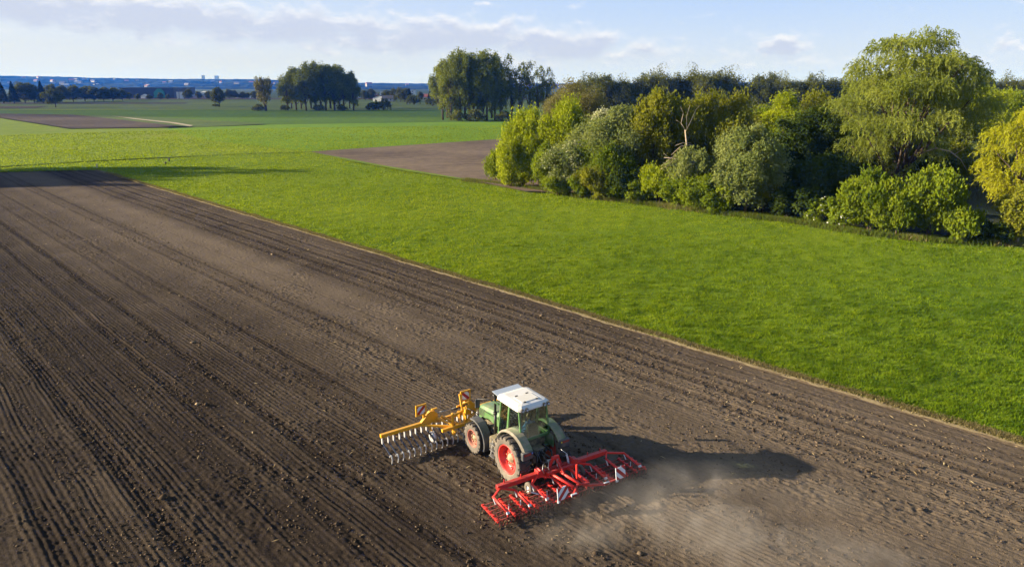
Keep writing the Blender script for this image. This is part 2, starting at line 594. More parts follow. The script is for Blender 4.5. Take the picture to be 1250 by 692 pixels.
def build_meadow():
    m, t = new_mat('meadow_grass')
    pos = t.add('ShaderNodeNewGeometry').outputs['Position']
    n1 = t.noise(pos, 0.035, 5, 0.6); n2 = t.noise(pos, 0.55, 6, 0.7); n3 = t.noise(pos, 3.5, 4, 0.7)
    f = t.math('ADD', t.math('MULTIPLY', t.math('SUBTRACT', n1, 0.5), 2.2), t.math('MULTIPLY', t.math('SUBTRACT', n2, 0.5), 1.2))
    f = t.math('ADD', f, 0.5, clamp=True)
    c = t.mix(f, (0.090, 0.150, 0.010), (0.185, 0.235, 0.012))
    c = t.mix(t.math('MULTIPLY', t.sstep(n3, 0.5, 0.75), 0.45), c, (0.055, 0.115, 0.009))
    h = t.math('ADD', t.math('MULTIPLY', n2, 0.7), t.math('MULTIPLY', n3, 0.5))
    bmp = t.add('ShaderNodeBump', {'Height': h, 'Strength': 0.9, 'Distance': 0.3})
    b = t.add('ShaderNodeBsdfPrincipled', {'Base Color': c, 'Roughness': 1.0, 'Specular IOR Level': 0.05, 'Normal': bmp.outputs[0]})
    finish(t, b.outputs[0])

    def sheet(name, o, a, b, na, nb):
        s = np.linspace(0, 1, na); r = np.linspace(0, 1, nb)
        S, T = np.meshgrid(s, r, indexing='ij')
        X = o.x + S * a.x + T * b.x; Y = o.y + S * a.y + T * b.y
        Z = meadow_height(X, Y)
        edge = np.zeros_like(Z)
        idx = np.arange(na * nb).reshape(na, nb)
        q = np.stack([idx[:-1, :-1], idx[1:, :-1], idx[1:, 1:], idx[:-1, 1:]], -1).reshape(-1, 4)
        P = np.stack([X.ravel(), Y.ravel(), Z.ravel()], 1)
        me = np_mesh(name, P, q, True)
        o_ = link_mesh(name, me, m)
        return structure(o_)
    right = -EV
    A = E0 - EU * 60
    sheet('meadow', A, EU * 300, right * 150, 620, 330)
    B = CORNER
    sheet('meadow_behind_field', B, EU * (240 - LEN_U), FARDIR * 130, 190, 190)
    return m


soil = build_field()
meadow_m = build_meadow()

M_dark_soil = ground_mat('dark_soil', ((0.045, 0.033, 0.026), (0.10, 0.075, 0.057)), 0.03, 0.5, streak=(0.6, -0.8, 1.2, 0.9), bump=.5)
M_far_soil = ground_mat('far_soil', ((0.085, 0.062, 0.047), (0.21, 0.155, 0.105)), 0.03, 0.6, streak=(0.93, 0.36, 0.9, 1.0), bump=.8, dist=.2)
M_far_green = ground_mat('far_green', ((0.046, 0.100, 0.010), (0.085, 0.150, 0.013)), 0.008, 0.15, streak=(1, 0.05, 9.0, 0.7), bump=.3)
M_bright_green = ground_mat('bright_green', ((0.085, 0.175, 0.009), (0.150, 0.240, 0.011)), 0.012, 0.3, streak=(0.9, 0.4, 3.0, 0.5), bump=.4)
M_yellow_green = ground_mat('yellow_green', ((0.095, 0.155, 0.010), (0.180, 0.225, 0.016), (0.20, 0.19, 0.05)), 0.012, 0.3, streak=(1, 0.1, 4.0, 0.8), bump=.5)
M_dull_green = ground_mat('dull_green', ((0.060, 0.095, 0.022), (0.115, 0.150, 0.036), (0.16, 0.15, 0.06)), 0.006, 0.1, streak=(1, 0.0, 14.0, 1.0), bump=.2)
M_pale = ground_mat('pale_track', ((0.28, 0.24, 0.15), (0.42, 0.36, 0.25)), 0.05, 0.5, bump=.3)
M_base = ground_mat('countryside', ((0.040, 0.070, 0.022), (0.075, 0.10, 0.03), (0.07, 0.058, 0.035)), 0.0012, 0.03, bump=.1)
M_shaded_floor = ground_mat('shaded_floor', ((0.016, 0.020, 0.008), (0.045, 0.050, 0.018)), 0.08, 0.8, bump=.8)  # thicket ground, its colour darkened to put shade into the gaps between shrubs
M_straw_strip = ground_mat('straw_strip', ((0.085, 0.068, 0.042), (0.17, 0.14, 0.085)), 0.8, 5.0, bump=.8, dist=.05)

poly_sheet('ground', [(-7000, -500), (7000, -500), (7000, 7500), (-7000, 7500)], -0.35, M_base)


def far_sheet(name, pix, z, mat):
    return poly_sheet(name, [g(x, y) for x, y in pix], z, mat)


far_sheet('pasture', [(-500, 121.3), (1500, 121.3), (1500, 139), (-500, 139)], 0.10, M_dull_green)
far_sheet('far_fallow_strip', [(-400, 120.2), (700, 120.2), (700, 121.8), (-400, 121.8)], 0.28, M_dark_soil)
far_sheet('brown_strip', [(-200, 125.6), (230, 125.9), (226, 127.2), (-200, 127.6)], 0.28, M_dark_soil)
far_sheet('dark_strip', [(-200, 131.5), (58, 130.2), (42, 132.6), (-200, 134.6)], 0.30, M_dark_soil)
far_sheet('yellow_margin', [(-200, 135.2), (80, 134.3), (330, 134.6), (330, 135.0), (80, 135.2), (-200, 136.4)], 0.36, M_yellow_green)
far_sheet('dark_green_field', [(-500, 136.5), (80, 135.0), (640, 134.7), (1500, 134.7), (1500, 151.5), (560, 150), (330, 153.5), (240, 147), (100, 141), (-500, 141)], 0.20, M_far_green)
far_sheet('fallow_field', [(-300, 139.0), (0, 139.6), (90, 141), (150, 147.5), (216, 155), (196, 156.8), (85, 158), (0, 144.5), (-300, 150)], 0.34, M_dark_soil)
far_sheet('stubble_field', [(91, 141.2), (150, 142.2), (320, 151.2), (322, 152.6), (240, 156.5), (219, 155)], 0.30, M_dull_green)
far_sheet('farm_track', [(136, 142.6), (170, 146.3), (215, 151.0), (236, 154.6), (232, 156), (207, 151.6), (165, 146.9)], 0.42, M_pale)
far_sheet('bright_field', [(200, 158), (330, 153.3), (560, 149.8), (700, 150.2), (700, 168), (640, 169), (378, 186.6), (250, 172)], 0.26, M_bright_green)
far_sheet('rough_grass_field', [(-400, 146), (0, 145), (85, 158.6), (205, 157.2), (250, 172), (378, 186.8), (300, 189), (130, 197), (0, 205), (-400, 214)], 0.24, M_yellow_green)
far_sheet('far_ploughed_field', [(379, 187), (640, 169.3), (760, 176), (760, 240), (640, 236), (566, 220.5), (470, 204.5)], 0.32, M_far_soil)
far_sheet('dry_margin', [(379, 187.3), (470, 204.8), (566, 220.8), (566, 222.3), (500, 212.2), (430, 199.5)], 0.38, M_yellow_green)
far_sheet('thicket_floor', [(640, 230), (760, 242), (880, 258), (960, 265), (1060, 282), (1160, 291), (1400, 300), (1500, 200), (1000, 165), (660, 168)], 0.29, M_shaded_floor)
M_water, _t = new_mat('pond_water')
_n = _t.noise(_t.add('ShaderNodeNewGeometry').outputs['Position'], 1.2, 3, .5)
_b = _t.add('ShaderNodeBump', {'Height': _n, 'Strength': .06, 'Distance': .05})
_p = _t.add('ShaderNodeBsdfPrincipled', {'Base Color': (0.055, 0.045, 0.018, 1), 'Roughness': 0.12, 'Normal': _b.outputs[0]})
finish(_t, _p.outputs[0])
far_sheet('pond_water', [(1130, 232), (1180, 227), (1330, 227), (1400, 262), (1235, 268), (1150, 262)], 0.36, M_water)


# strip of dry grass between soil and meadow
def build_margin():
    us = np.arange(-30, LEN_U + 0.1, 0.35)
    rows = []
    rs = np.random.RandomState(4)
    for i, off in enumerate((0.06, -0.02, -0.16, -0.30)):
        v = off + 0.10 * vnoise(us * 0.45, us * 0, 5) + .06 * vnoise(us * 1.3, us * 0 + i, 6) + .03 * rs.randn(len(us))
        z = (-0.02, 0.10, 0.15, 0.12)[i] + 0.02 * rs.randn(len(us))
        X = E0.x + us * EU.x + v * EV.x; Y = E0.y + us * EU.y + v * EV.y
        rows.append(np.stack([X, Y, z + us * 0], 1))
    P = np.concatenate(rows); n = len(us)
    q = []
    for r in range(3):
        a = np.arange(n - 1) + r * n
        q.append(np.stack([a, a + 1, a + n + 1, a + n], 1))
    me = np_mesh('field_margin', P, np.concatenate(q), False)
    return structure(link_mesh('field_margin', me, M_straw_strip))


build_margin()


# hills on the horizon
def build_hills():
    m, t = new_mat('wooded_hills')
    pos = t.add('ShaderNodeNewGeometry').outputs['Position']
    v = t.add('ShaderNodeTexVoronoi', {'Vector': pos, 'Scale': 0.025}).outputs['Distance']
    n = t.noise(pos, 0.004, 5, 0.6)
    c = t.mix(t.sstep(n, .35, .65), (0.006, 0.012, 0.008), (0.048, 0.060, 0.026))
    c = t.mix(t.sstep(t.noise(pos, 0.0016, 3, .5), .6, .7), c, (0.05, 0.065, 0.03))
    bm_ = t.add('ShaderNodeBump', {'Height': v, 'Strength': 0.9, 'Distance': 12.0})
    b = t.add('ShaderNodeBsdfDiffuse', {'Color': c, 'Normal': bm_.outputs[0]})
    finish(t, b.outputs[0])
    xs = np.linspace(-6500, 6500, 700); ys = np.linspace(2500, 7200, 160)
    X, Y = np.meshgrid(xs, ys, indexing='ij')
    az = X / Y
    top = np.interp(az, [-1.1, -0.72, -0.5, -0.36, -0.22, -0.05, 0.2, 0.6, 1.1], [92, 84, 62, 59, 36, 25, 34, 42, 50])
    rise = smooth01(Y, 3100, 5200)
    Z = top * rise + (3.0 * fbm(X * 0.004, Y * 0.004, 300, 4) + 4 * vnoise(X * .03, Y * .03, 310)) * smooth01(Y, 3000, 3600) - .8
    nu, nv = X.shape
    idx = np.arange(nu * nv).reshape(nu, nv)
    q = np.stack([idx[:-1, :-1], idx[1:, :-1], idx[1:, 1:], idx[:-1, 1:]], -1).reshape(-1, 4)
    me = np_mesh('hills', np.stack([X.ravel(), Y.ravel(), Z.ravel()], 1), q, True)
    structure(link_mesh('hills', me, m))

    def height(x, y):
        x = np.array([x], float); y = np.array([y], float)
        tp = np.interp(x / y, [-1.1, -0.72, -0.5, -0.36, -0.22, -0.05, 0.2, 0.6, 1.1], [92, 84, 62, 59, 36, 25, 34, 42, 50])
        return float((tp * smooth01(y, 3100, 5200))[0])
    return height


hill_h = build_hills()


# unseen cloud bank added high on the left to shade the far fields
def build_shade_cloud():
    m, t = new_mat('shade_cloud_white')
    b = t.add('ShaderNodeBsdfDiffuse', {'Color': (0.8, 0.8, 0.82, 1)})
    tr_ = t.add('ShaderNodeBsdfTransparent')
    finish(t, t.add('ShaderNodeMixShader', {0: 0.26, 1: tr_.outputs[0], 2: b.outputs[0]}).outputs[0])
    z0 = 620.0
    off = z0 / math.tan(R(SUN_EL))
    xs = np.linspace(-950, 1500, 110); ys = np.linspace(240, 3300, 130)
    X, Y = np.meshgrid(xs, ys, indexing='ij')
    n = fbm(X * 0.004, Y * 0.004, 500, 4)
    near = 352 + 26 * fbm(xs * 0.006, xs * 0, 520, 3)[:, None]
    mask = smooth01(Y, near - 10, near + 160) * (1 - smooth01(Y, 2900, 3250)) * smooth01(X, -900, -700) * (1 - smooth01(X, 1200, 1450))
    lobes = np.clip(mask * (1.0 + 0.35 * n), 0, 2)
    top = z0 + 70 * np.sqrt(lobes) * (mask > 0) + 14 * n * mask
    bot = z0 - 12 * lobes
    top = np.maximum(top, bot)
    nu, nv = X.shape
    idx = np.arange(nu * nv).reshape(nu, nv)
    q = np.stack([idx[:-1, :-1], idx[1:, :-1], idx[1:, 1:], idx[:-1, 1:]], -1).reshape(-1, 4)
    k = (mask.ravel()[q] > 0.001).any(1)
    q = q[k]
    Vt = np.stack([X.ravel() - off, Y.ravel(), top.ravel()], 1); Vb = np.stack([X.ravel() - off, Y.ravel(), bot.ravel()], 1)
    P = np.concatenate([Vt, Vb]); q2 = np.concatenate([q, q[:, ::-1] + nu * nv])
    me = np_mesh('cloud', P, q2, True)
    o = link_mesh('cloud', me, m)
    o['kind'] = 'structure'


build_shade_cloud()
#@@HAZE
# ------------------------------------------------------------------ haze: blue distance
def build_haze():
    m, t = new_mat('haze_air')
    v = t.add('ShaderNodeVolumePrincipled', {'Color': (0.03, 0.20, 1.0, 1), 'Absorption Color': (1, 1, 1, 1), 'Density': HAZE_DENSITY, 'Anisotropy': 0.0})
    o = t.add('ShaderNodeOutputMaterial')
    t.t.links.new(v.outputs[0], o.inputs['Volume'])
    b = MB().box((0, 3500, 63), (15000, 8400, 132))
    h = b.build('haze', m)
    h['kind'] = 'stuff'


HAZE_DENSITY = 1.2e-4
build_haze()
# ------------------------------------------------------------------ trees and shrubs
B_brown = bark('bark_brown', (0.10, 0.075, 0.05))
B_pale = bark('bark_pale', (0.30, 0.25, 0.18))
B_dead = bark('bark_dead', (0.42, 0.33, 0.22))

FOL = {
    'bright': foliage('leaves_bright', (0.135, 0.185, 0.010), (0.250, 0.300, 0.013), (0.36, 0.385, 0.022), 0.45),
    'green': foliage('leaves_green', (0.090, 0.138, 0.011), (0.165, 0.215, 0.015), (0.245, 0.285, 0.022), 0.4),
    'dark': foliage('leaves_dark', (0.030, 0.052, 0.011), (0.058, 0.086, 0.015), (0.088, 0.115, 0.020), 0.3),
    'olive': foliage('leaves_olive', (0.095, 0.115, 0.013), (0.185, 0.198, 0.018), (0.27, 0.265, 0.028), 0.42),
    'sallow': foliage('leaves_sallow', (0.100, 0.135, 0.038), (0.190, 0.225, 0.062), (0.29, 0.31, 0.105), 0.37),
    'bud': foliage('leaves_budding', (0.115, 0.110, 0.036), (0.200, 0.185, 0.062), (0.28, 0.255, 0.095), 0.35),
    'willow': foliage('leaves_willow', (0.130, 0.165, 0.026), (0.220, 0.255, 0.042), (0.30, 0.325, 0.062), 0.45),
    'yellow': foliage('leaves_yellow', (0.22, 0.24, 0.014), (0.35, 0.355, 0.020), (0.46, 0.44, 0.034), 0.45),
    'poplar': foliage('leaves_poplar', (0.090, 0.118, 0.020), (0.160, 0.185, 0.028), (0.23, 0.25, 0.042), 0.42),
    'far': foliage('leaves_far', (0.066, 0.078, 0.020), (0.112, 0.124, 0.027), (0.165, 0.172, 0.038), 0.35),
    'conifer': foliage('needles', (0.018, 0.032, 0.014), (0.034, 0.054, 0.02), (0.055, 0.08, 0.028), 0.15),
    'blossom': foliage('blossom_white', (0.55, 0.55, 0.42), (0.72, 0.72, 0.60), (0.82, 0.82, 0.74), 0.3, (0.8, 0.8, 0.65)),
    'cream': foliage('blossom_cream', (0.30, 0.31, 0.13), (0.42, 0.42, 0.22), (0.55, 0.54, 0.34), 0.3, (0.6, 0.6, 0.3)),
}


def unit(a):
    return a / np.maximum(np.linalg.norm(a, axis=1, keepdims=True), 1e-9)


def leaves_mesh(name, C, D, Nrm, L, W, tint):
    """diamond leaves: centre, long direction, facing, length, width, tint"""
    S = unit(np.cross(D, Nrm))
    n = len(C)
    L = L[:, None]; W = W[:, None]
    fold = unit(np.cross(S, D)) * W * 0.25
    P = np.stack([C - D * L * .5, C + S * W * .5 - D * L * .06 + fold, C + D * L * .5, C - S * W * .5 - D * L * .06 + fold], 1).reshape(-1, 3)
    return np_mesh(name, P, np.arange(4 * n).reshape(-1, 4), False, [('tint', 'FACE', tint)])


def lobes_in(rs, H, rx, ry, z0, n, lr, top=1.0, flat=0.0):
    """uneven sub-crowns inside an egg-shaped crown"""
    out = []
    tries = 0
    while len(out) < n and tries < n * 60:
        tries += 1
        d = rs.randn(3); d /= np.linalg.norm(d)
        r = rs.uniform(0.25, 0.92) ** 0.6
        z = z0 + (H - z0) * (0.5 + 0.5 * d[2] * r * 0.92)
        k = (z - z0) / (H - z0)
        wid = (1 - max(0, (k - 0.5) * 2) ** 2 * (1 - flat)) ** 0.5 * (0.72 + 0.28 * min(1, k * 2.2)) * top
        c = np.array([d[0] * r * rx * wid, d[1] * r * ry * wid, z])
        s = lr * rs.uniform(0.65, 1.3)
        if c[2] + s * 0.8 > H * 1.03: c[2] = H * 1.03 - s * 0.8
        if c[2] - s < 0: c[2] = s * 0.8
        if all(np.linalg.norm((c - o[0]) / ((o[1] + s) * 0.5)) > 0.62 for o in out) or tries > n * 40:
            out.append((c, s, rs.rand()))
    return out


def crown_mesh(name, rs, lobes, nleaf, L, W, style='round', el=(1, 1, 1), shell=0.2, lean=(0, 0, 0), tint_lobe=0.6):
    C = []; D = []; Nn = []; T = []; Ls = []; Ws = []
    tot = sum(s ** 2 for _, s, _ in lobes)
    for (c, s, tv) in lobes:
        n = max(8, int(nleaf * s * s / tot))
        d = unit(rs.randn(n, 3))
        d[:, 2] = np.where(d[:, 2] < -0.45, -d[:, 2] * .6, d[:, 2]); d = unit(d)
        # sub-sprays: pull the leaves of a lobe towards a few dozen points of its shell
        ns = max(5, n // 14)
        sp = unit(rs.randn(ns, 3)); sp[:, 2] = np.where(sp[:, 2] < -0.4, -sp[:, 2], sp[:, 2])
        k = rs.randint(0, ns, n)
        srad = 1 - np.abs(rs.randn(ns)) * shell
        srad = np.where(rs.rand(ns) < .09, rs.uniform(1.05, 1.38, ns), srad)
        dd = unit(sp[k] + 0.30 * rs.randn(n, 3))
        r = np.clip(srad[k] + 0.16 * rs.randn(n), 0.15, 1.5)
        e = np.array(el) * s
        pos = c + dd * r[:, None] * e
        if style == 'shoots':
            up = unit(dd * 0.45 + np.array([0, 0, 1.0]) + 0.22 * rs.randn(n, 3))
            pos[:, 2] += np.abs(rs.randn(n)) * s * 0.25 * (d[:, 2] > 0)
            D.append(up)
        elif style == 'droop':
            D.append(unit(dd * 0.35 + np.array([0, 0, -1.0]) + 0.3 * rs.randn(n, 3)))
        else:
            D.append(unit(rs.randn(n, 3) + dd * 0.4))
        Nn.append(unit(dd + 0.65 * rs.randn(n, 3)))
        C.append(pos)
        T.append(np.clip(tv * tint_lobe + (1 - tint_lobe) * rs.rand(n) * 0.9 + (rs.rand(ns)[k] - .5) * .35, 0, 1))
        q = rs.uniform(0.65, 1.35, n)
        Ls.append(L * q); Ws.append(W * q)
    return leaves_mesh(name, np.concatenate(C), np.concatenate(D), np.concatenate(Nn), np.concatenate(Ls), np.concatenate(Ws), np.concatenate(T))


def limbs(rs, lobes, H, z0, r0, nl=9, stems=1, spread=0.25, seg=6, tips=.42):
    m = MB()
    bases = []
    for i in range(stems):
        a = rs.uniform(0, 6.28)
        b = np.array([math.cos(a), math.sin(a), 0]) * (spread * (i > 0))
        t = np.array([b[0] * 2.2 + rs.uniform(-.3, .3), b[1] * 2.2 + rs.uniform(-.3, .3), z0 + (H - z0) * rs.uniform(.5, .72)])
        mid = (b + t) / 2 + np.array([rs.uniform(-.2, .2), rs.uniform(-.2, .2), 0])
        m.tube([b + (0, 0, -0.25), b * .7 + mid * .3, mid, t], [r0 * 1.25, r0, r0 * 0.72, r0 * 0.22], seg)
        bases.append((b, mid, t))
    order = list(range(len(lobes))); rs.shuffle(order)
    for j in order[:nl]:
        c = lobes[j][0]
        b, mid, t = bases[rs.randint(len(bases))]
        f = np.clip((c[2] - z0 * .6) / max(H, .1), 0.08, .8)
        s = b + (t - b) * f * 0.75
        k = s * 0.5 + c * 0.5 + np.array([rs.uniform(-.1, .1), rs.uniform(-.1, .1), -.08]) * H * .12
        tip = c + (c - s) * rs.uniform(.1, 1.0) * tips
        m.tube([s, k, c, tip], [r0 * 0.45, r0 * 0.28, r0 * 0.14, r0 * .05], 5)
    return m


def make_tree(name, seed, H, rx, ry, z0, fol, nl, lr, nleaf, L, W, style='round', el=(1, 1, 1), bk=None, r0=None, stems=1,
              limb=9, flat=0.0, top=1.0, shell=0.2, part='crown', stem='trunk', extra=None, lobes=None):
    rs = np.random.RandomState(seed)
    root = empty(name)
    lb = lobes(rs) if lobes else lobes_in(rs, H, rx, ry, z0, nl, lr, top, flat)
    cm = crown_mesh(part, rs, lb, nleaf, L, W, style, el, shell)
    crown = link_mesh(part, cm, FOL[fol], root)
    limbs(rs, lb, H, z0, r0 or H * 0.018, limb, stems).build(stem, bk or B_brown, root, fix=False)
    if extra: extra(rs, lb, crown, root)
    return root


def blossom_on(fol, frac, n, size, only=None):
    """flowers sitting on the outside of part of the crown: a part of its own"""
    def f(rs, lb, crown, root):
        pick = [l for l in lb if (only is None or only(l[0]))]
        rs.shuffle(pick)
        pick = pick[:max(2, int(len(pick) * frac))]
        ll = [(c, s * 1.06, t) for c, s, t in pick]
        me = crown_mesh('blossom', rs, ll, n, size, size * .8, 'round', shell=.06)
        link_mesh('blossom', me, FOL[fol], root)
    return f


def place(root, px, pyb, pyt=None, H0=None, rz=0.0, sx=1.0, z=0.1, depth=None):
    """stands the tree on the ground where the photograph shows its foot; scales it so its top meets row pyt"""
    p = g(px, pyb, z)
    if pyt is not None:
        h = h_at(p.y, pyt) - z
        s = h / H0
        root.scale = (s * sx, s * sx, s)
    root.location = p
    root.rotation_euler = (0, 0, rz)
    return root


GR = 'shrubs and small trees of the thicket'


def shrub(px, pyb, pyt, wpx, fol, label, cat='shrub', name='shrub', seed=1, style='round', dens=1.0, lr=0.26, nl=16, L=.30, W=.19, z0=.06, flat=.15,
          el=(1, 1, 1), extra=None, top=1.0, stems=3, depth_k=0.95, shell=.3, bk=None, part='crown'):
    """one shrub of the thicket sized from the photograph"""
    p = g(px, pyb, 0.1)
    H = h_at(p.y, pyt) - .1
    w = (p.y * math.cos(PITCH) + CAM_H * math.sin(PITCH)) * wpx * 1.28 / F_PX / 2
    k = lr * (w * w * H) ** (1 / 3.0) * 1.25
    rx = max(w - k * 0.55, w * .35); 
    area = w * H
    nl = int(nl * 1.7); k *= .82
    n = int(dens * 620 * area)
    n = max(1800, min(n, 30000))
    r = make_tree(name, seed, H, rx, rx * depth_k, H * z0, fol, nl, k, n, L, W, style, el, bk, max(.05, H * .014), stems, 8, flat, top, shell, part=part,
                  stem='stem' if 'shrub' in name or 'bush' in name else 'trunk', extra=extra)
    r.location = (x_at(p.y, H * .5, px), p.y, p.z)
    tag(r, label, cat)
    return r


# front edge of the thicket, left to right
shrub(604, 221, 188, 27, 'green', 'small round bright green shrub standing alone at the left tip of the thicket', seed=11, style='shoots', nl=9, lr=.3, el=(.8, .8, 1.2))
shrub(640, 229, 164, 58, 'bright', 'low yellow-green sprouting shrub at the left end of the thicket', seed=12, style='shoots', nl=16, el=(.85, .85, 1.25), dens=1.2)
shrub(659, 226, 144, 84, 'bright', 'tall yellow-green willow bush with upright shoots behind the low sprouting shrub', cat='bush', name='willow_bush', seed=13, style='shoots', nl=22, lr=.22, el=(.75, .75, 1.35), dens=1.1)
shrub(694, 228, 136, 84, 'bright', 'tallest yellow-green willow bush of upright shoots left of the grey-green tree', cat='bush', name='willow_bush', seed=14, style='shoots', nl=24, lr=.22, el=(.75, .75, 1.4), dens=1.1)
shrub(668, 234, 182, 46, 'green', 'short fresh green shrub in front of the yellow-green willow bushes', seed=15, style='shoots', nl=12, el=(.85, .85, 1.2))
shrub(694, 238, 174, 54, 'sallow', 'flowering shrub dotted with cream blossom in the front row', cat='flowering shrub', seed=16, nl=16, extra=blossom_on('cream', .7, 1500, .24))
shrub(699, 205, 101, 84, 'bud', 'sparse tan budding tree rising behind the yellow-green willow bushes', cat='tree', name='budding_tree', seed=17, nl=20, lr=.2, dens=.5, z0=.25, L=.26, W=.17, stems=2)
shrub(752, 236, 130, 96, 'sallow', 'broad grey-green tree with rounded top above dark shrubs', cat='tree', name='sallow_tree', seed=18, nl=34, lr=.19, dens=1.0, extra=blossom_on('cream', .18, 1600, .26, only=lambda c: c[0] < -1.5 and c[2] > 3))
shrub(740, 241, 172, 72, 'green', 'mid-green leafy shrub at the foot of the broad grey-green tree', seed=19, nl=18, dens=1.0)
shrub(728, 244, 203, 44, 'olive', 'low olive shrub in the front row below the grey-green tree', seed=20, nl=12)
shrub(764, 246, 205, 46, 'dark', 'low dark shrub in the shaded gap right of the grey-green tree', seed=21, nl=12)
shrub(797, 238, 118, 74, 'olive', 'upright yellow-olive tree with pointed shoots left of the dead tree', cat='tree', name='olive_tree', seed=22, style='shoots', nl=26, lr=.2, el=(.7, .7, 1.4), dens=.8)
shrub(786, 246, 214, 30, 'green', 'small shrub with a few white flowers in the shaded gap', cat='flowering shrub', seed=23, nl=9, extra=blossom_on('blossom', .4, 160, .2))
shrub(806, 250, 204, 46, 'bright', 'low round green shrub at the foot of the dead tree', seed=24, nl=12, lr=.28, style='shoots', dens=.9)
shrub(846, 252, 178, 62, 'sallow', 'grey-green willow bush just right of the dead tree', cat='bush', name='willow_bush', seed=25, nl=20, lr=.22, style='shoots', el=(.85, .85, 1.15))
shrub(851, 257, 212, 54, 'green', 'low fresh green shrub in front of the grey-green willow bush', seed=26, nl=16)
shrub(842, 236, 126, 76, 'olive', 'olive shrub with bare twigs close behind the dead tree', cat='tree', name='olive_tree', seed=61, nl=20, dens=.6, lr=.2, style='shoots')
shrub(879, 236, 117, 100, 'olive', 'wide olive-yellow tree behind the round sallow bush', cat='tree', name='olive_tree', seed=27, style='shoots', nl=40, lr=.16, el=(.75, .75, 1.3), dens=.9)
shrub(914, 262, 152, 82, 'sallow', 'tall egg-shaped sallow bush standing forward of the dark bushes', cat='bush', name='sallow_bush', seed=28, nl=40, lr=.17, dens=1.5, flat=0, L=.27, W=.18)
shrub(930, 261, 212, 44, 'olive', 'low olive undergrowth bush at the right foot of the egg-shaped sallow bush', cat='bush', name='undergrowth_bush', seed=29, nl=12, dens=.8)
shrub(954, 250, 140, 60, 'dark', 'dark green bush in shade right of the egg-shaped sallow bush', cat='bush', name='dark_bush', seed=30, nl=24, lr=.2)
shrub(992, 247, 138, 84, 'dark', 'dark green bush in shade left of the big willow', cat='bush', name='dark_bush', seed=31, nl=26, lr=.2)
shrub(950, 225, 119, 62, 'bright', 'tree with sunlit yellow-green top above the dark bushes', cat='tree', name='sunlit_tree', seed=32, nl=18, lr=.2)
shrub(992, 222, 121, 74, 'olive', 'orange-olive tree between the sunlit tree and the big willow', cat='tree', name='olive_tree', seed=33, style='shoots', nl=22, lr=.2)
shrub(925, 218, 124, 70, 'green', 'green tree behind the wide olive-yellow tree', cat='tree', name='green_tree', seed=34, nl=20, lr=.2)
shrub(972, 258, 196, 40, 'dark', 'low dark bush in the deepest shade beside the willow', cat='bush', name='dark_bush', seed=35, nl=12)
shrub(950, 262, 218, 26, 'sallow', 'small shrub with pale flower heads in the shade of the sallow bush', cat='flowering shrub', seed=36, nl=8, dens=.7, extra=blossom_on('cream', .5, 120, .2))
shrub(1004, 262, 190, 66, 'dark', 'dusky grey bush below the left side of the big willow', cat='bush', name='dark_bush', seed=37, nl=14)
shrub(1000, 273, 246, 38, 'green', 'low green bush with scattered white flowers at the left end of the hedge', cat='flowering shrub', seed=38, nl=11, extra=blossom_on('blossom', .6, 90, .17))
shrub(1032, 281, 240, 42, 'green', 'low bush with a bright cluster of white blossom in front of the willow', cat='flowering shrub', seed=39, nl=14, extra=blossom_on('blossom', .45, 240, .19, only=lambda c: c[1] < 0.5))
shrub(1064, 284, 212, 62, 'green', 'broad bright green hedge bush below the trunk of the big willow', cat='bush', name='hedge_bush', seed=40, nl=38, style='shoots', el=(1, 1, 1.05), lr=.2, dens=1.2, flat=.3)
shrub(1098, 289, 230, 48, 'green', 'round green hedge bush between the two broad hedge bushes', cat='bush', name='hedge_bush', seed=41, nl=28, style='shoots', el=(1, 1, 1.05), lr=.22, dens=1.2)
shrub(1138, 289, 205, 66, 'green', 'broad green hedge bush left of the pond', cat='bush', name='hedge_bush', seed=42, nl=38, style='shoots', el=(1, 1, 1.05), lr=.2, dens=1.2, flat=.2)
shrub(1172, 296, 256, 42, 'green', 'low fresh green bush at the near edge of the pond', cat='bush', name='hedge_bush', seed=43, nl=16, style='shoots')
shrub(1196, 296, 268, 30, 'dark', 'low dark bush at the near bank of the pond', cat='bush', name='dark_bush', seed=44, nl=12)
shrub(1246, 299, 230, 46, 'olive', 'olive bush under the yellow willow at the right edge', cat='bush', name='undergrowth_bush', seed=45, nl=18, dens=1.0, bk=B_pale)
shrub(1226, 300, 268, 30, 'dark', 'lowest dark bush at the foot of the olive bush', cat='bush', name='dark_bush', seed=46, nl=8)
shrub(1196, 226, 180, 60, 'sallow', 'grey-green bush on the far bank of the pond', cat='bush', name='sallow_bush', seed=47, nl=18, dens=.8)
shrub(1160, 228, 176, 50, 'olive', 'dull olive bush on the far bank under the willow branches', cat='bush', name='undergrowth_bush', seed=48, nl=16, dens=.8)
shrub(1230, 224, 170, 50, 'poplar', 'shaded bush on the far bank behind the yellow willow', cat='bush', name='undergrowth_bush', seed=49, nl=16, dens=.8)
shrub(1207, 200, 96, 62, 'bright', 'bright green tree between the big willow and the yellow willow', cat='tree', name='green_tree', seed=50, nl=24, lr=.22)
shrub(1236, 196, 112, 40, 'green', 'green tree just right of the bright green tree', cat='tree', name='green_tree', seed=51, nl=18, lr=.22)
shrub(1172, 205, 118, 46, 'poplar', 'dusky tree behind the right side of the big willow', cat='tree', name='green_tree', seed=52, nl=18, lr=.22)
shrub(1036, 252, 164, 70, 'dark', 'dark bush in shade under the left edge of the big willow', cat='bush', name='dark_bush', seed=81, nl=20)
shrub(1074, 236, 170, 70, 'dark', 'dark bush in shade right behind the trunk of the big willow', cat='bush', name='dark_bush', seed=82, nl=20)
shrub(1122, 230, 172, 60, 'dark', 'dark bush on the far bank right of the willow trunk', cat='bush', name='dark_bush', seed=83, nl=18)
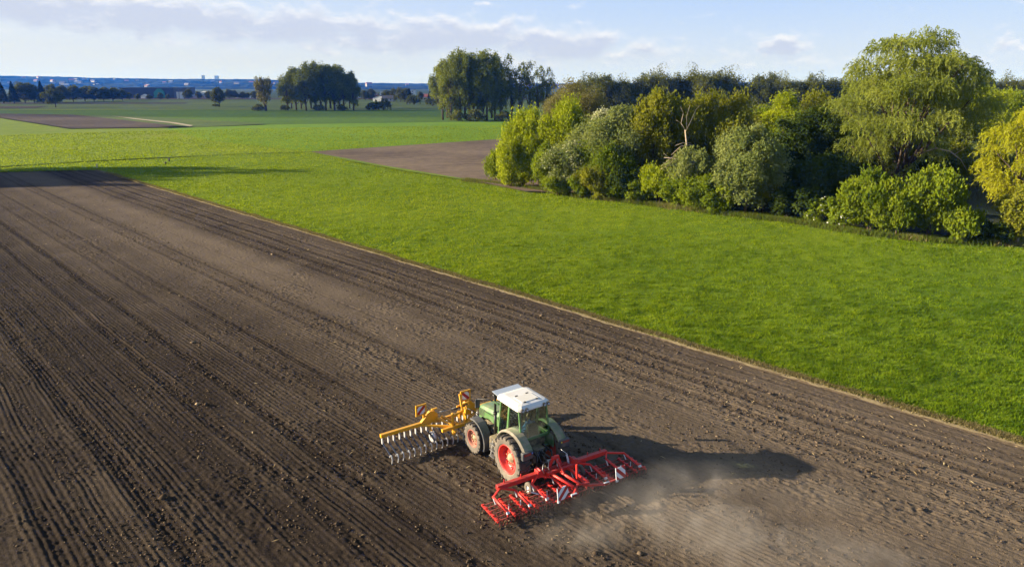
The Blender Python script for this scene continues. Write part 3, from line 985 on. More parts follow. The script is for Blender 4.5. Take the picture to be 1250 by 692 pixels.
for px_, b_, t_, w_, f_, sd_, lab_ in ((622, 229, 196, 26, 'bright', 91, 'small yellow-green shrub at the left tip of the thicket beside the lone shrub'), (683, 239, 208, 36, 'green', 92, 'low green shrub at the foot of the cream-flowering shrub'),
        (712, 242, 206, 34, 'green', 93, 'low leafy shrub right of the cream-flowering shrub'), (749, 245, 208, 40, 'green', 94, 'low shrub on the grass edge below the broad grey-green tree'), (781, 248, 216, 34, 'green', 95, 'low green shrub on the grass edge in front of the shaded gap'),
        (826, 254, 218, 36, 'green', 96, 'small fresh green shrub between the round green shrub and the grey-green willow bush'), (880, 261, 216, 40, 'green', 97, 'low green shrub at the left foot of the egg-shaped sallow bush'),
        (962, 266, 226, 40, 'dark', 98, 'low dark shrub on the grass edge in the deepest shade'), (985, 270, 234, 36, 'dark', 99, 'low dusky shrub just left of the white-flowering bush'), (722, 232, 150, 60, 'sallow', 100, 'grey-green shrub filling the space between the cream blossom and the broad tree')):
    shrub(px_, b_, t_, w_, f_, lab_, seed=sd_, nl=10, style='shoots' if f_ == 'bright' else 'round')
shrub(826, 230, 150, 50, 'dark', 'dark bush in shade behind the dead tree', cat='bush', name='dark_bush', seed=53, nl=18)
shrub(776, 232, 140, 50, 'green', 'green tree squeezed between the grey-green tree and the upright olive tree', cat='tree', name='green_tree', seed=54, nl=18)
shrub(716, 220, 158, 40, 'green', 'green shrub behind the cream blossom', seed=55, nl=14)


# big willow: rounded airy crown of hanging wisps
def make_willow(name, seed, px, pyb, pyt, wpx, fol, nlobe, strands, label, z0=.16, dx=0.0, droop=1.0, lr=.16, cat='willow'):
    rs = np.random.RandomState(seed)
    p = g(px, pyb, .1)
    H = h_at(p.y, pyt) - .1
    w = (p.y * math.cos(PITCH) + CAM_H * math.sin(PITCH)) * wpx / F_PX / 2
    lb = lobes_in(rs, H * .985, w * .84, w * .8, H * z0, nlobe, w * lr, 1.0, 0.1)
    root = empty(name)
    C = []; D = []; T = []
    for (c, s, tv) in lb:
        ns = int(strands * (s / (w * lr)) ** 2)
        for i in range(ns):
            d = rs.randn(3); d /= np.linalg.norm(d); d[2] = abs(d[2]) * .8 - .15
            st = c + d * s * rs.uniform(.35, 1.0)
            out = np.array([st[0], st[1], 0]) * .12 / max(w * .3, .1) + d * .6
            n = rs.randint(6, 15)
            step = 0.13 * rs.uniform(.8, 1.2)
            dirv = out + np.array([0, 0, .35])
            q = st.copy()
            tw = np.clip(tv * .55 + rs.rand() * .45, 0, 1)
            for k in range(n):
                dirv = dirv * 0.86 + np.array([0, 0, -.13 * droop]) + rs.randn(3) * .09
                dn = dirv / max(np.linalg.norm(dirv), 1e-6)
                q = q + dn * step
                C.append(q + rs.randn(3) * .05); D.append(dn + rs.randn(3) * .45); T.append(tw)
    C = np.array(C); D = unit(np.array(D)); n = len(C)
    q = rs.uniform(.7, 1.3, n)
    me = leaves_mesh('crown', C, D, unit(rs.randn(n, 3)), .34 * q, .095 * q, np.clip(np.array(T) + rs.uniform(-.12, .12, n), 0, 1))
    link_mesh('crown', me, FOL[fol], root)
    limbs(rs, lb, H, H * z0 * .6, H * .022, 34, 3, .5, 8, .06).build('trunk', B_brown, root, fix=False)
    root.location = (x_at(p.y, H * .55, px), p.y, p.z)
    tag(root, label, cat)
    return root, H, w


wil, wh, ww = make_willow('willow_tree', 71, 1106, 258, 24, 206, 'willow', 120, 74, 'huge airy willow with pale green hanging twigs towering over the thicket')
# bare limb that sticks out of the big willow
lm = MB()
lm.tube([(0.6, -1.0, wh * .30), (2.0, -3.6, wh * .36), (3.4, -4.0, wh * .345), (5.0, -3.6, wh * .30), (6.2, -3.2, wh * .24)], [.12, .10, .08, .05, .02], 6)
lm.tube([(2.0, -3.6, wh * .36), (1.2, -4.2, wh * .40)], [.07, .02], 6)
lm.tube([(4.0, -3.9, wh * .33), (4.9, -4.4, wh * .37)], [.05, .02], 6)
lm.build('dead_limb', B_dead, wil, fix=False)
make_willow('willow_tree', 72, 1262, 282, 116, 112, 'yellow', 40, 70, 'golden yellow willow cut off by the right edge of the photo', z0=.1, lr=.2)


# dead tree in the thicket
def dead_tree():
    rs = np.random.RandomState(5)
    p = g(831, 246, .1)
    H = h_at(p.y - 1, 146)
    root = empty('dead_tree')
    m = MB()
    px = (p.y * math.cos(PITCH) + CAM_H * math.sin(PITCH)) / F_PX
    def W(x, y, d=0.0):
        return Vector(((x - 831) * px, d, max(0, h_at(p.y, y) - .1)))
    m.tube([W(831, 246), W(830, 205), W(831, 175), W(828, 158)], [.2, .15, .12, .09], 7)
    for path, r in (([(828, 158), (822, 150), (824, 138)], .06), ([(828, 160), (833, 148), (838, 134)], .06), ([(829, 156), (828, 142), (831, 128)], .05),
                    ([(838, 134), (843, 128)], .03), ([(822, 150), (816, 146)], .03), ([(824, 138), (820, 130)], .025)):
        m.tube([W(*q, d=-.3) for q in path], [r, r * .7, r * .35][:len(path)] if len(path) == 3 else [r, r * .4], 5)
    for path, r in (([(830, 205), (812, 190), (800, 189)], .09), ([(812, 190), (806, 198), (796, 203)], .05), ([(812, 190), (820, 200), (830, 212)], .08),
                    ([(830, 174), (818, 176), (808, 186)], .05), ([(830, 172), (820, 172), (812, 175)], .04), ([(806, 189), (799, 184)], .03), ([(818, 181), (803, 194), (797, 199)], .035)):
        m.tube([W(*q, d=-2.6) for q in path], [r, r * .7, r * .35][:len(path)] if len(path) == 3 else [r, r * .4], 5)
    m.build('trunk', B_dead, root, fix=False)
    root.location = p + Vector((0, -1.0, 0))
    tag(root, 'bare bleached dead tree with a broken hanging limb among the green bushes', 'dead tree')


dead_tree()

# ------------------------------------------------------------------ poplars, far wood, trees of the plain: a few kinds, copied
def poplar_kind(seed, H=25.0, w=4.2, nleaf=5200, nl=22, z0=.22, dens=1.0, L=.55, fol='poplar', stems=2):
    return make_tree('poplar_tree', seed, H, w, w, H * z0, fol, nl, w * .34, int(nleaf * dens), L, L * .7, 'round', (1, 1, 1.35), B_brown, .34, stems, 14, .25, 1.0, .25)


ORD = ['first', 'second', 'third', 'fourth', 'fifth', 'sixth', 'seventh', 'eighth', 'ninth', 'tenth', 'eleventh', 'twelfth']
pops = [poplar_kind(201, w=6.2, nl=34, z0=.08, nleaf=9800), poplar_kind(202, w=5.6, nl=32, z0=.07, nleaf=9000), poplar_kind(203, w=6.6, nl=38, z0=.10, nleaf=10400), poplar_kind(204, w=5.2, nl=30, z0=.07, nleaf=8600)]
spars = [poplar_kind(211, w=4.6, nleaf=3400, nl=26, L=.5, z0=.15, stems=3), poplar_kind(212, w=4.2, nleaf=2500, nl=24, L=.5, z0=.15, stems=3)]
used = set()


def put(kind, px, pyb, pyt, H0, rz, label, cat, group=None, sx=1.0, z=.2):
    if kind.name in used: o = copy_tree(kind)
    else:
        o = kind; used.add(kind.name)
    place(o, px, pyb, pyt, H0, rz, sx, z)
    for k in ('label', 'category', 'group'):
        if k in o: del o[k]
    tag(o, label, cat, group)
    return o


rnd = random.Random(7)
# left clump of poplars
lst = [(351, 135.0, 88), (362, 134.6, 80), (374, 135.2, 77), (386, 134.8, 76), (398, 135.2, 76), (409, 134.7, 77), (420, 135.0, 81), (432, 135.0, 88)]
for i, (px, b, t_) in enumerate(lst):
    put(pops[i % 4], px, b, t_, 25, rnd.uniform(0, 6), f'{ORD[i]} poplar from the left in the dense clump near the horizon', 'poplar', 'poplars of the left clump', sx=1.1)
# right clump
lst = [(356, 132.6, 92), (368, 132.8, 84), (380, 132.5, 81), (392, 132.7, 80), (404, 132.5, 80), (415, 132.7, 83), (427, 132.5, 90)]
for i, (px, b, t_) in enumerate(lst):
    put(pops[(i + 2) % 4], px, b, t_, 25, rnd.uniform(0, 6), f'{ORD[i]} poplar from the left in the back row of the dense clump near the horizon', 'poplar', 'poplars of the left clump', sx=1.15)
# right clump
lst = [(541, 146.6, 70), (551, 147.2, 65), (562, 146.5, 62), (573, 147.3, 61), (584, 146.6, 61), (594, 147.2, 62), (604, 146.7, 66), (612, 147.2, 72)]
for i, (px, b, t_) in enumerate(lst):
    put(pops[(i + 1) % 4], px, b, t_, 25, rnd.uniform(0, 6), f'{ORD[i]} poplar from the left in the tall leafy clump right of centre', 'poplar', 'poplars of the right clump', sx=.85)
lst = [(546, 144.2, 74), (557, 144.5, 69), (568, 144.2, 67), (579, 144.4, 66), (590, 144.2, 67), (600, 144.4, 70)]
for i, (px, b, t_) in enumerate(lst):
    put(pops[(i + 3) % 4], px, b, t_, 25, rnd.uniform(0, 6), f'{ORD[i]} poplar from the left in the back row of the tall leafy clump', 'poplar', 'poplars of the right clump', sx=1.0)
lst = [(624, 146.8, 68), (635, 147.3, 71), (646, 146.8, 76), (656, 147.3, 76), (667, 146.8, 84), (675, 147.2, 94)]
for i, (px, b, t_) in enumerate(lst):
    put(spars[i % 2], px, b, t_, 25, rnd.uniform(0, 6), f'{ORD[i]} thin half-bare poplar right of the tall leafy clump', 'poplar', 'half-bare poplars', sx=.95)

# low bushes at the foot of the clumps
bush_far = make_tree('bush', 221, 3.0, 2.0, 1.8, .1, 'far', 9, .95, 900, .4, .3, 'round', limb=4, stems=2, stem='stem', r0=.08)
for i, (px, b, t_, sx, lab) in enumerate([
        (349, 135.4, 128, 1.2, 'dark low bush under the left end of the left poplar clump'),
        (389, 135.6, 127.5, 1.3, 'dark low bush under the middle of the left poplar clump'),
        (418, 135.3, 127, 1.3, 'dark low bush under the right end of the left poplar clump'),
        (457, 134.6, 125, 1.6, 'low dark bush left of the taller bush in the pasture'),
        (468, 134.4, 119.8, .95, 'taller dark bush in the pasture between the poplar clumps'),
        (559, 148.0, 134, 1.3, 'dark bush at the left foot of the tall leafy clump'),
        (583, 148.0, 133, 1.5, 'dark bush at the foot of the tall leafy clump'),
        (612, 147.6, 135, 1.4, 'dark bush at the right foot of the tall leafy clump'),
        (640, 147.8, 137, 1.5, 'low dark bush under the half-bare poplars'),
        (506, 127.6, 115.6, 1.25, 'large round bush in front of the village'),
        (528, 129.4, 118.0, 1.1, 'dark bush with pale blossom in front of the red roofs'),
        (545, 129.6, 120.5, 1.3, 'low dark bush right of the red roofs'),
        (314, 135.6, 127, 1.6, 'low bush left of the pale willow in the pasture'),
        (263, 130.4, 126.8, 1.7, 'very low bush left of the small lone tree')]):
    put(bush_far, px, b, t_, 3.0, rnd.uniform(0, 6), lab, 'bush', 'low bushes of the plain', sx)

# lone trees of the plain
round_tree = make_tree('round_tree', 231, 10.0, 5.4, 5.2, 1.2, 'far', 30, 1.7, 6000, .6, .45, 'round', limb=10, r0=.25)
line_tree = make_tree('broadleaf_tree', 233, 10.0, 5.6, 5.2, .2, 'far', 34, 1.8, 7000, .6, .45, 'round', limb=10, r0=.2)
pale_tree = make_tree('pale_willow', 232, 14.0, 3.6, 3.4, .6, 'bud', 26, 1.5, 4200, .6, .3, 'shoots', limb=12, stems=3, r0=.25)
conifer = None


def make_conifer(seed, H=15.0, r=2.6):
    rs = np.random.RandomState(seed)
    C = []; D = []; T = []
    n = 3600
    z = H * (0.1 + .9 * rs.rand(n) ** 1.25)
    tier = np.sin(z / H * 60) * .12 + 1
    rad = r * (1 - z / H) ** .85 * tier * np.sqrt(rs.uniform(.15, 1.25, n))
    a = rs.uniform(0, 6.283, n)
    rad = rad * (.8 + .45 * np.abs(np.sin(a * 2.5 + z * 1.9)) + .15 * rs.rand(n))
    C = np.stack([rad * np.cos(a), rad * np.sin(a), z - rad * .18], 1)
    D = unit(np.stack([np.cos(a), np.sin(a), -.35 + 0 * a], 1) + .3 * rs.randn(n, 3))
    root = empty('spruce_tree')
    link_mesh('crown', leaves_mesh('crown', C, D, unit(rs.randn(n, 3) + (0, 0, 1)), np.full(n, .8), np.full(n, .3), rs.rand(n)), FOL['conifer'], root)
    MB().tube([(0, 0, -.2), (0, 0, H * .5), (0, 0, H * .97)], [.26, .16, .03], 6).build('trunk', B_brown, root, fix=False)
    return root


conifer = make_conifer(241)
put(pale_tree, 325, 135.6, 92, 14, .5, 'pale feathery willow standing left of the left poplar clump', 'willow', sx=.95)
put(round_tree, 268, 130.4, 106.5, 10, 1.0, 'small lone tree in the pasture left of the pale willow', 'tree', sx=.8)
put(round_tree, 68, 131.2, 108.5, 10, 2.0, 'round lone tree in front of the tree line at far left', 'tree', sx=1.0)
put(conifer, 5, 126.5, 101, 15, 0, 'dark spruce cut by the left edge of the photo', 'spruce', sx=1.3)
put(conifer, 18, 126.6, 99.5, 15, 1, 'dark pointed spruce near the left edge', 'spruce', sx=1.2)
put(conifer, 53, 126.6, 99.5, 15, 2, 'dark pointed spruce left of the round lone tree', 'spruce', sx=1.3)
put(conifer, 525, 124.5, 109, 15, 3, 'small dark spruce above the village roofs', 'spruce', sx=1.2)
put(conifer, 500, 125.6, 108, 15, 3, 'broad dark spruce beside the round village bush', 'spruce', sx=1.6)
TL = [(31, 126, 103), (42, 126, 104), (64, 125, 105), (76, 125, 106), (90, 124.5, 106), (104, 124.0, 107), (115, 124.0, 107.5), (127, 124, 108), (138, 123.8, 108.5), (150, 123.4, 110)]
for i, (px, b, t_) in enumerate(TL):
    put(line_tree, px, b, t_, 10, rnd.uniform(0, 6), f'{ORD[i]} broadleaf tree from the left in the tree line before the hills', 'tree', 'tree line at far left', sx=rnd.uniform(.85, 1.25))
VT = [(158, 122.4, 114), (168, 122, 115.5), (183, 122, 116), (196, 122, 114), (205, 121.8, 115.5), (230, 121.8, 110), (243, 121.6, 112.5), (255, 121.6, 112), (280, 121.6, 110), (287, 121.4, 111), (296, 121.4, 113),
      (312, 121.5, 112), (446, 123, 111), (452, 122, 109.5), (474, 123.2, 111), (482, 124, 109.5), (489, 124.4, 108.5), (494, 124.6, 109.5), (513, 123.6, 113), (534, 124.4, 110.5), (555, 124, 112), (456, 121.5, 112), (302, 121, 114)]
for i, (px, b, t_) in enumerate(VT):
    put(line_tree, px, b, t_, 10, rnd.uniform(0, 6), 'small dark tree among the buildings of the far town', 'tree', 'trees of the far town', sx=rnd.uniform(.8, 1.2))

# dark wood behind the thicket
WOOD_TOP = [(690, 112), (700, 104), (715, 96), (728, 88), (740, 92), (752, 97), (770, 92), (785, 89), (800, 88), (815, 90), (830, 88), (845, 86), (860, 85), (872, 87), (884, 89), (893, 100), (905, 103), (918, 98),
            (930, 87), (942, 90), (955, 95), (968, 96), (980, 92), (995, 95), (1010, 92), (1022, 96), (1040, 95), (1060, 98), (1085, 98), (1110, 98), (1135, 96), (1160, 94), (1180, 92), (1192, 94), (1205, 97), (1222, 95), (1238, 93), (1252, 96), (1270, 94), (1290, 95)]
woodk = [poplar_kind(251, H=22, w=6.4, nleaf=7000, nl=34, z0=.06, fol='far'), poplar_kind(252, H=22, w=5.6, nleaf=6200, nl=30, z0=.08, fol='far'), poplar_kind(253, H=22, w=7.0, nleaf=7600, nl=38, z0=.05, fol='far')]
for k_ in woodk: k_.name = 'woodland_tree'
for i, (px, t_) in enumerate(WOOD_TOP):
    for row, (dpx, b, dt) in enumerate(((0, 151.0, 0), (5.5, 146.0, rnd.uniform(3, 7)))):
        q = put(woodk[(i + row) % 3], px + dpx + rnd.uniform(-2, 2), b + rnd.uniform(-1, 1), t_ + dt + rnd.uniform(-1.2, 1.2), 22, rnd.uniform(0, 6),
                'tall dark tree of the wood behind the thicket', 'tree', 'trees of the dark wood', sx=rnd.uniform(.85, 1.15))
under = make_tree('undergrowth_bush', 255, 7.0, 4.0, 3.5, .1, 'far', 16, 1.7, 2200, .5, .35, 'round', limb=4, stems=2, stem='stem', r0=.1)
for i, px in enumerate(range(684, 1300, 17)):
    put(under, px + rnd.uniform(-4, 4), 153 + rnd.uniform(-1, 1), 128 + rnd.uniform(-5, 5), 7.0, rnd.uniform(0, 6), 'dark bush along the foot of the far wood', 'bush', 'bushes below the dark wood', sx=rnd.uniform(1.0, 1.5))

# a row of trees beyond the left edge; their long shadows reach over the corner of the field
side = poplar_kind(261, H=17, w=5.0, nleaf=5200, nl=24, z0=.08, fol='green')
side.name = 'field_tree'
for i, (x, y, h) in enumerate(((-112, 118.5, 19.5), (-113, 109, 17.0), (-116, 113.5, 18.5), (-111, 105, 16.0), (-116, 122, 22.5))):
    if i: s_ = copy_tree(side)
    else: s_ = side
    s_.location = (x, y, .1); s_.scale = (h / 17 * .9,) * 2 + (h / 17,); s_.rotation_euler = (0, 0, i * 1.3)
    tag(s_, 'green tree of the row beside the left end of the ploughed field', 'tree', 'trees of the field row')

# ------------------------------------------------------------------ far town
M_white_wall = simple('white_wall', (0.62, 0.62, 0.60))
M_cream_wall = simple('cream_wall', (0.48, 0.44, 0.36))
M_brick = simple('red_brick', (0.26, 0.11, 0.08))
M_roof_red = simple('roof_red', (0.30, 0.10, 0.07))
M_roof_dark = simple('roof_dark', (0.07, 0.07, 0.08))
M_roof_grey = simple('roof_grey', (0.25, 0.26, 0.28))
M_hall_blue = simple('hall_blue', (0.018, 0.040, 0.085), 0.5)
M_hall_teal = simple('hall_teal', (0.02, 0.22, 0.20), 0.5)
M_window = simple('window_dark', (0.03, 0.04, 0.05), 0.15)


def house_parts(root, w, d, h, rh, wall, roof, windows=True, flat=False, chim=False):
    """gabled (or flat) building with its ridge along local x, front towards -y"""
    m = MB().box((0, 0, h / 2), (w, d, h))
    if not flat:
        m.prism([(-d / 2, h), (d / 2, h), (0, h + rh)], 'x', -w / 2, w / 2)
    m.build('wall', wall, root)
    r = MB()
    if flat:
        r.box((0, 0, h + .25), (w + .6, d + .6, .5))
    else:
        n = Vector((0, -rh, -d / 2)).normalized()
        for s in (-1, 1):
            r.bar((0, s * (d / 2 + .4), h - rh * .8 / d), (0, 0, h + rh + .12), w + 1.0, .25, up=(1, 0, 0) if False else (0, s * rh, d / 2))
    ro = r.build('roof', roof, root)
    if chim:
        MB().box((w * .22, d * .12, h + rh * .9), (.8, .8, rh * .9)).build('chimney', M_brick, ro)
    if windows:
        nw = max(2, int(w / 3.2)); nf = max(1, int(h / 3.0))
        for f in range(nf):
            for i in range(nw):
                x = -w / 2 + w * (i + .5) / nw
                MB().box((x, -d / 2 - .02, 1.7 + f * 3.0), (1.3, .12, 1.4)).build('window', M_window, root)


def building(name, px, py_base, py_eave, py_ridge, wpx, dep, wall, roof, label, cat='house', rz=0.0, flat=False, windows=True, Y=None, chim=False, group=None):
    p = g(px, py_base, .2) if Y is None else Vector((x_at(Y, 0.2, px), Y, .2))
    k = (p.y * math.cos(PITCH) + CAM_H * math.sin(PITCH)) / F_PX
    h = h_at(p.y, py_eave) - p.z; rh = h_at(p.y, py_ridge) - h - p.z
    root = empty(name, p, rz)
    house_parts(root, wpx * k, dep, h, max(rh, .3), wall, roof, windows, flat, chim)
    tag(root, label, cat, group)
    return root


hall = building('industrial_hall', 195, 119.6, 107.6, 107.2, 63, 60, M_hall_blue, M_hall_blue, 'long dark blue industrial hall with a teal front before the hills', 'hall', flat=True, windows=False)
_k = (hall.location.y * .96 + 4) / F_PX
_hh = h_at(hall.location.y, 107.6)
m_ = MB(); m_.prism([(8.5 * _k, .3), (21 * _k, .3), (21 * _k, _hh * .62), (17 * _k, _hh * .92), (13 * _k, _hh * .92), (8.5 * _k, _hh * .55)], 'y', -31.2, -29.8)
m_.build('front', M_hall_teal, hall)
building('storage_tower', 218.4, 121.0, 112.6, 112.2, 2.5, 4, M_white_wall, M_roof_grey, 'left one of the two white storage towers beside the blue hall', 'tower', flat=True, windows=False)
building('storage_tower', 222.0, 121.0, 112.6, 112.2, 2.6, 4, M_white_wall, M_roof_grey, 'right one of the two white storage towers beside the blue hall', 'tower', flat=True, windows=False)
building('annex', 226, 120.2, 109.5, 109.2, 4.5, 20, simple('annex_wall', (.10, .12, .16)), M_roof_dark, 'dark grey building block at the right end of the blue hall', 'building', flat=True, windows=False)
building('small_house', 177.5, 120.4, 117.8, 115.4, 3.4, 9, M_white_wall, M_white_wall, 'tiny white gabled house in front of the blue hall', rz=1.57 * .95)
building('shed', 183, 120.4, 118.6, 118.0, 6, 9, simple('shed_blue', (.16, .22, .33)), M_roof_grey, 'low blue-grey shed beside the tiny white gabled house', 'shed', windows=False)
building('tower_house', 141, 118.5, 107.6, 107.3, 2.6, 9, M_white_wall, M_roof_grey, 'narrow white tower above the tree line', 'tower', flat=True, windows=False)
building('warehouse', 82, 120.0, 111.5, 110.6, 7, 14, simple('warehouse_wall', (.22, .27, .36)), M_roof_red, 'blue-grey warehouse seen in the gap of the tree line', 'warehouse')
building('barn', 244, 120.2, 117.2, 115.4, 17, 14, simple('barn_wall', (.34, .27, .27)), M_roof_grey, 'long low pinkish barn right of the white towers', 'barn', windows=False)
building('greenhouse', 253, 118.5, 113.0, 111.8, 7, 20, M_white_wall, M_white_wall, 'pale shining roofed building behind the long low barn', 'greenhouse', windows=False)
building('farm_hall', 292, 119.6, 116.8, 114.2, 9, 14, M_cream_wall, M_roof_grey, 'white gabled farm hall left of the pale willow', 'hall', windows=False, rz=.5)
building('farm_hall', 303, 119.6, 116.2, 115.0, 10, 14, M_white_wall, M_roof_grey, 'low white hall behind the pale willow', 'hall', windows=False)
building('brick_house', 456, 121.6, 116.4, 114.0, 11, 10, M_brick, M_roof_dark, 'red brick house with dark roof right of the left poplar clump', chim=True)
building('gable_house', 464.5, 124.0, 119.8, 116.8, 5, 14, M_white_wall, M_roof_dark, 'house with a white gable and dark roof behind the pasture bush', rz=1.35)
building('long_house', 474, 124.2, 120.5, 117.0, 13, 11, M_cream_wall, M_roof_dark, 'long house with dark roof right of the white gable', chim=True)
building('white_block', 502.5, 119.5, 110.4, 110.0, 8.5, 15, M_white_wall, M_roof_grey, 'white flat-roofed block above the round village bush', 'building', flat=True)
building('white_block', 470, 118.4, 112.4, 112.0, 9, 15, M_white_wall, M_roof_grey, 'low white flat-roofed block behind the dark-roofed long house', 'building', flat=True)
building('white_block', 442, 120, 110.8, 110.4, 5, 15, M_white_wall, M_roof_grey, 'white flat-roofed block at the right edge of the left poplar clump', 'building', flat=True)
building('red_roof_house', 522, 123.0, 118.4, 115.2, 11, 10, M_cream_wall, M_roof_red, 'house with a bright red roof behind the blossoming village bush', chim=True)
building('red_roof_house', 541, 125.4, 121.2, 118.4, 10, 10, M_white_wall, M_roof_red, 'white house with a red roof beside the tall leafy poplars', chim=True)
building('red_roof_house', 515, 121.4, 118.5, 116.5, 5, 9, M_cream_wall, M_roof_red, 'small house with a red roof left of the bright red roof')

M_tower_wall = simple('tower_wall', (0.75, 0.75, 0.74))
# two tower blocks and many houses on the hill slope
for px, yt, w_, lab in ((248.5, 92.4, 3.0, 'left and narrower of the two pale tower blocks on the hill'), (264.8, 92.8, 4.4, 'right and wider of the two pale tower blocks on the hill')):
    Y = 5250.0
    X = x_at(Y, 60, px); z = hill_h(X, Y) - 2
    k = Y * .961 / F_PX
    root = empty('tower_block', (X, Y, z))
    h = h_at(Y, yt) - z
    house_parts(root, w_ * k, 16, h, .4, M_tower_wall, M_tower_wall, False, True)
    tag(root, lab, 'tower block')
hx_proto = []

M_hill_wall = simple('hill_wall', (0.22, 0.22, 0.22))
for wall, roof in ((M_hill_wall, M_roof_red), (M_hill_wall, M_roof_dark), (M_hill_wall, M_roof_grey)):
    m_ = MB().box((0, 0, 3.5), (15, 11, 7), mi=0).prism([(-6, 7), (6, 7), (0, 10.5)], 'x', -7.8, 7.8, mi=1)
    o_ = m_.build('hill_house', [wall, roof]); hx_proto.append(o_)
rnd = random.Random(21)
cnt = 0
for i in range(64):
    band = rnd.choice((0.25, 0.4, 0.4, 0.55, 0.62))
    px = rnd.choice((rnd.uniform(-20, 240), rnd.uniform(-20, 340), rnd.uniform(440, 700)))
    Y = 3200 + 1900 * (band + rnd.uniform(-.12, .12))
    X = x_at(Y, 30, px)
    o_ = hx_proto[i % 3] if i < 3 else hx_proto[i % 3].copy()
    if i >= 3: COL.objects.link(o_)
    o_.location = (X, Y, hill_h(X, Y) + rnd.uniform(-2, 1)); s_ = rnd.uniform(.8, 1.4) if rnd.random() < .88 else rnd.uniform(1.5, 2.2)
    o_.scale = (s_ * rnd.uniform(.9, 1.6), s_, s_); o_.rotation_euler = (0, 0, rnd.uniform(-.6, .6))
    tag(o_, 'tiny pale house among the trees on the far hill', 'house', 'houses on the far hill')
# mast behind the village
mst = MB().tube([(0, 0, -1), (0, 0, 62)], [.8, .3], 5); mst.box((0, 0, 40), (2, 2, .6)); o_ = mst.build('radio_mast', M_roof_grey)
o_.location = (x_at(5000, 40, 514.5), 5000, hill_h(x_at(5000, 40, 514.5), 5000)); tag(o_, 'thin radio mast on the ridge left of the tall poplars', 'mast')

# ------------------------------------------------------------------ marker posts in the meadow
M_post = simple('weathered_post', (0.42, 0.38, 0.30))
M_post_dark = simple('dark_post', (0.07, 0.06, 0.045))
for px, py, h, r_, mt, lab in ((118.5, 205.2, .75, .13, M_post, 'short pale marker post at the corner of the ploughed field'), (206.5, 197.0, .7, .16, M_post_dark, 'short dark post in the meadow right of the field corner'),
                               (202.0, 200.0, .35, .22, M_post_dark, 'dark stump left of the short dark post in the meadow')):
    m_ = MB().tube([(0, 0, -.3), (0.02, 0, h * .5), (0.03, .02, h - .04), (.03, .02, h)], [r_, r_ * .95, r_ * .9, r_ * .6], 8)
    o_ = m_.build('marker_post', mt); o_.location = g(px, py, .12); tag(o_, lab, 'post')

# ------------------------------------------------------------------ tractor
HEAD = R(34.5)                               # turned left of the view direction
P_AX = Vector((0.769, 23.670, 0.0))          # ground under the rear axle
M_green = paint('tractor_green', (0.060, 0.185, 0.045), 0.40, dust=0.38, coat=.25)
M_green_d = paint('tractor_green_dusty', (0.06, 0.15, 0.05), 0.5, dust=0.75)
M_greend2 = paint('tractor_green_dark', (0.028, 0.10, 0.035), 0.4, dust=0.25)
M_whiteroof = paint('cab_roof_white', (0.80, 0.79, 0.76), 0.45, dust=0.40, dcol=(.52, .47, .39), scale=2.2)
M_rubber = paint('tyre_rubber', (0.022, 0.021, 0.020), 0.85, dust=0.55, dcol=(0.12, 0.095, 0.07), scale=2)
M_sidewall = paint('tyre_sidewall_dusty', (0.12, 0.10, 0.08), 0.95, dust=0.75, dcol=(0.24, 0.20, 0.15), scale=2)
M_rim = paint('rim_red', (0.60, 0.026, 0.018), 0.4, dust=0.14, coat=.3)
M_rim_d = paint('rim_red_dusty', (0.40, 0.07, 0.045), 0.7, dust=1.1, dcol=(.34, .20, .14))
M_hub = paint('hub_dusty', (0.36, 0.30, 0.16), 0.7, dust=0.6)
M_black = paint('black_metal', (0.014, 0.014, 0.015), 0.5, dust=0.15)
M_engine = paint('engine_dusty', (0.05, 0.045, 0.035), 0.8, dust=0.75, dcol=(.32, .25, .14), scale=5)
M_fendgrey = paint('fender_grey', (0.040, 0.044, 0.050), 0.6, dust=0.28, dcol=(.27, .24, .2))
M_fenddust = paint('fender_dusty', (0.14, 0.125, 0.10), 0.8, dust=0.8, dcol=(0.33, 0.28, 0.20))
M_lamp = paint('lamp_glass', (0.55, 0.57, 0.6), 0.15)
M_tail = paint('tail_light_red', (0.22, 0.012, 0.01), 0.25, dust=.2)
M_steel = paint('bare_steel', (0.42, 0.42, 0.42), 0.35, 0.8, dust=0.3)
M_seat = paint('seat_fabric', (0.03, 0.032, 0.035), 0.9)
M_blue = paint('work_jacket_blue', (0.03, 0.12, 0.32), 0.9)
M_skin = simple('skin', (0.55, 0.34, 0.25), .6)
M_hair = simple('hair', (0.05, 0.035, 0.02), .9)
M_glass = glass_mat('cab_glass', (0.74, 0.84, 0.78), .05)
M_visor = paint('visor_grey', (0.42, 0.47, 0.53), .25)

tr = empty('tractor', P_AX, HEAD)
tag(tr, 'green tractor with white cab roof and dusty red wheels working the ploughed field', 'tractor')
RW, FW, TRK = 0.925, 0.66, 1.20
WB = 2.54


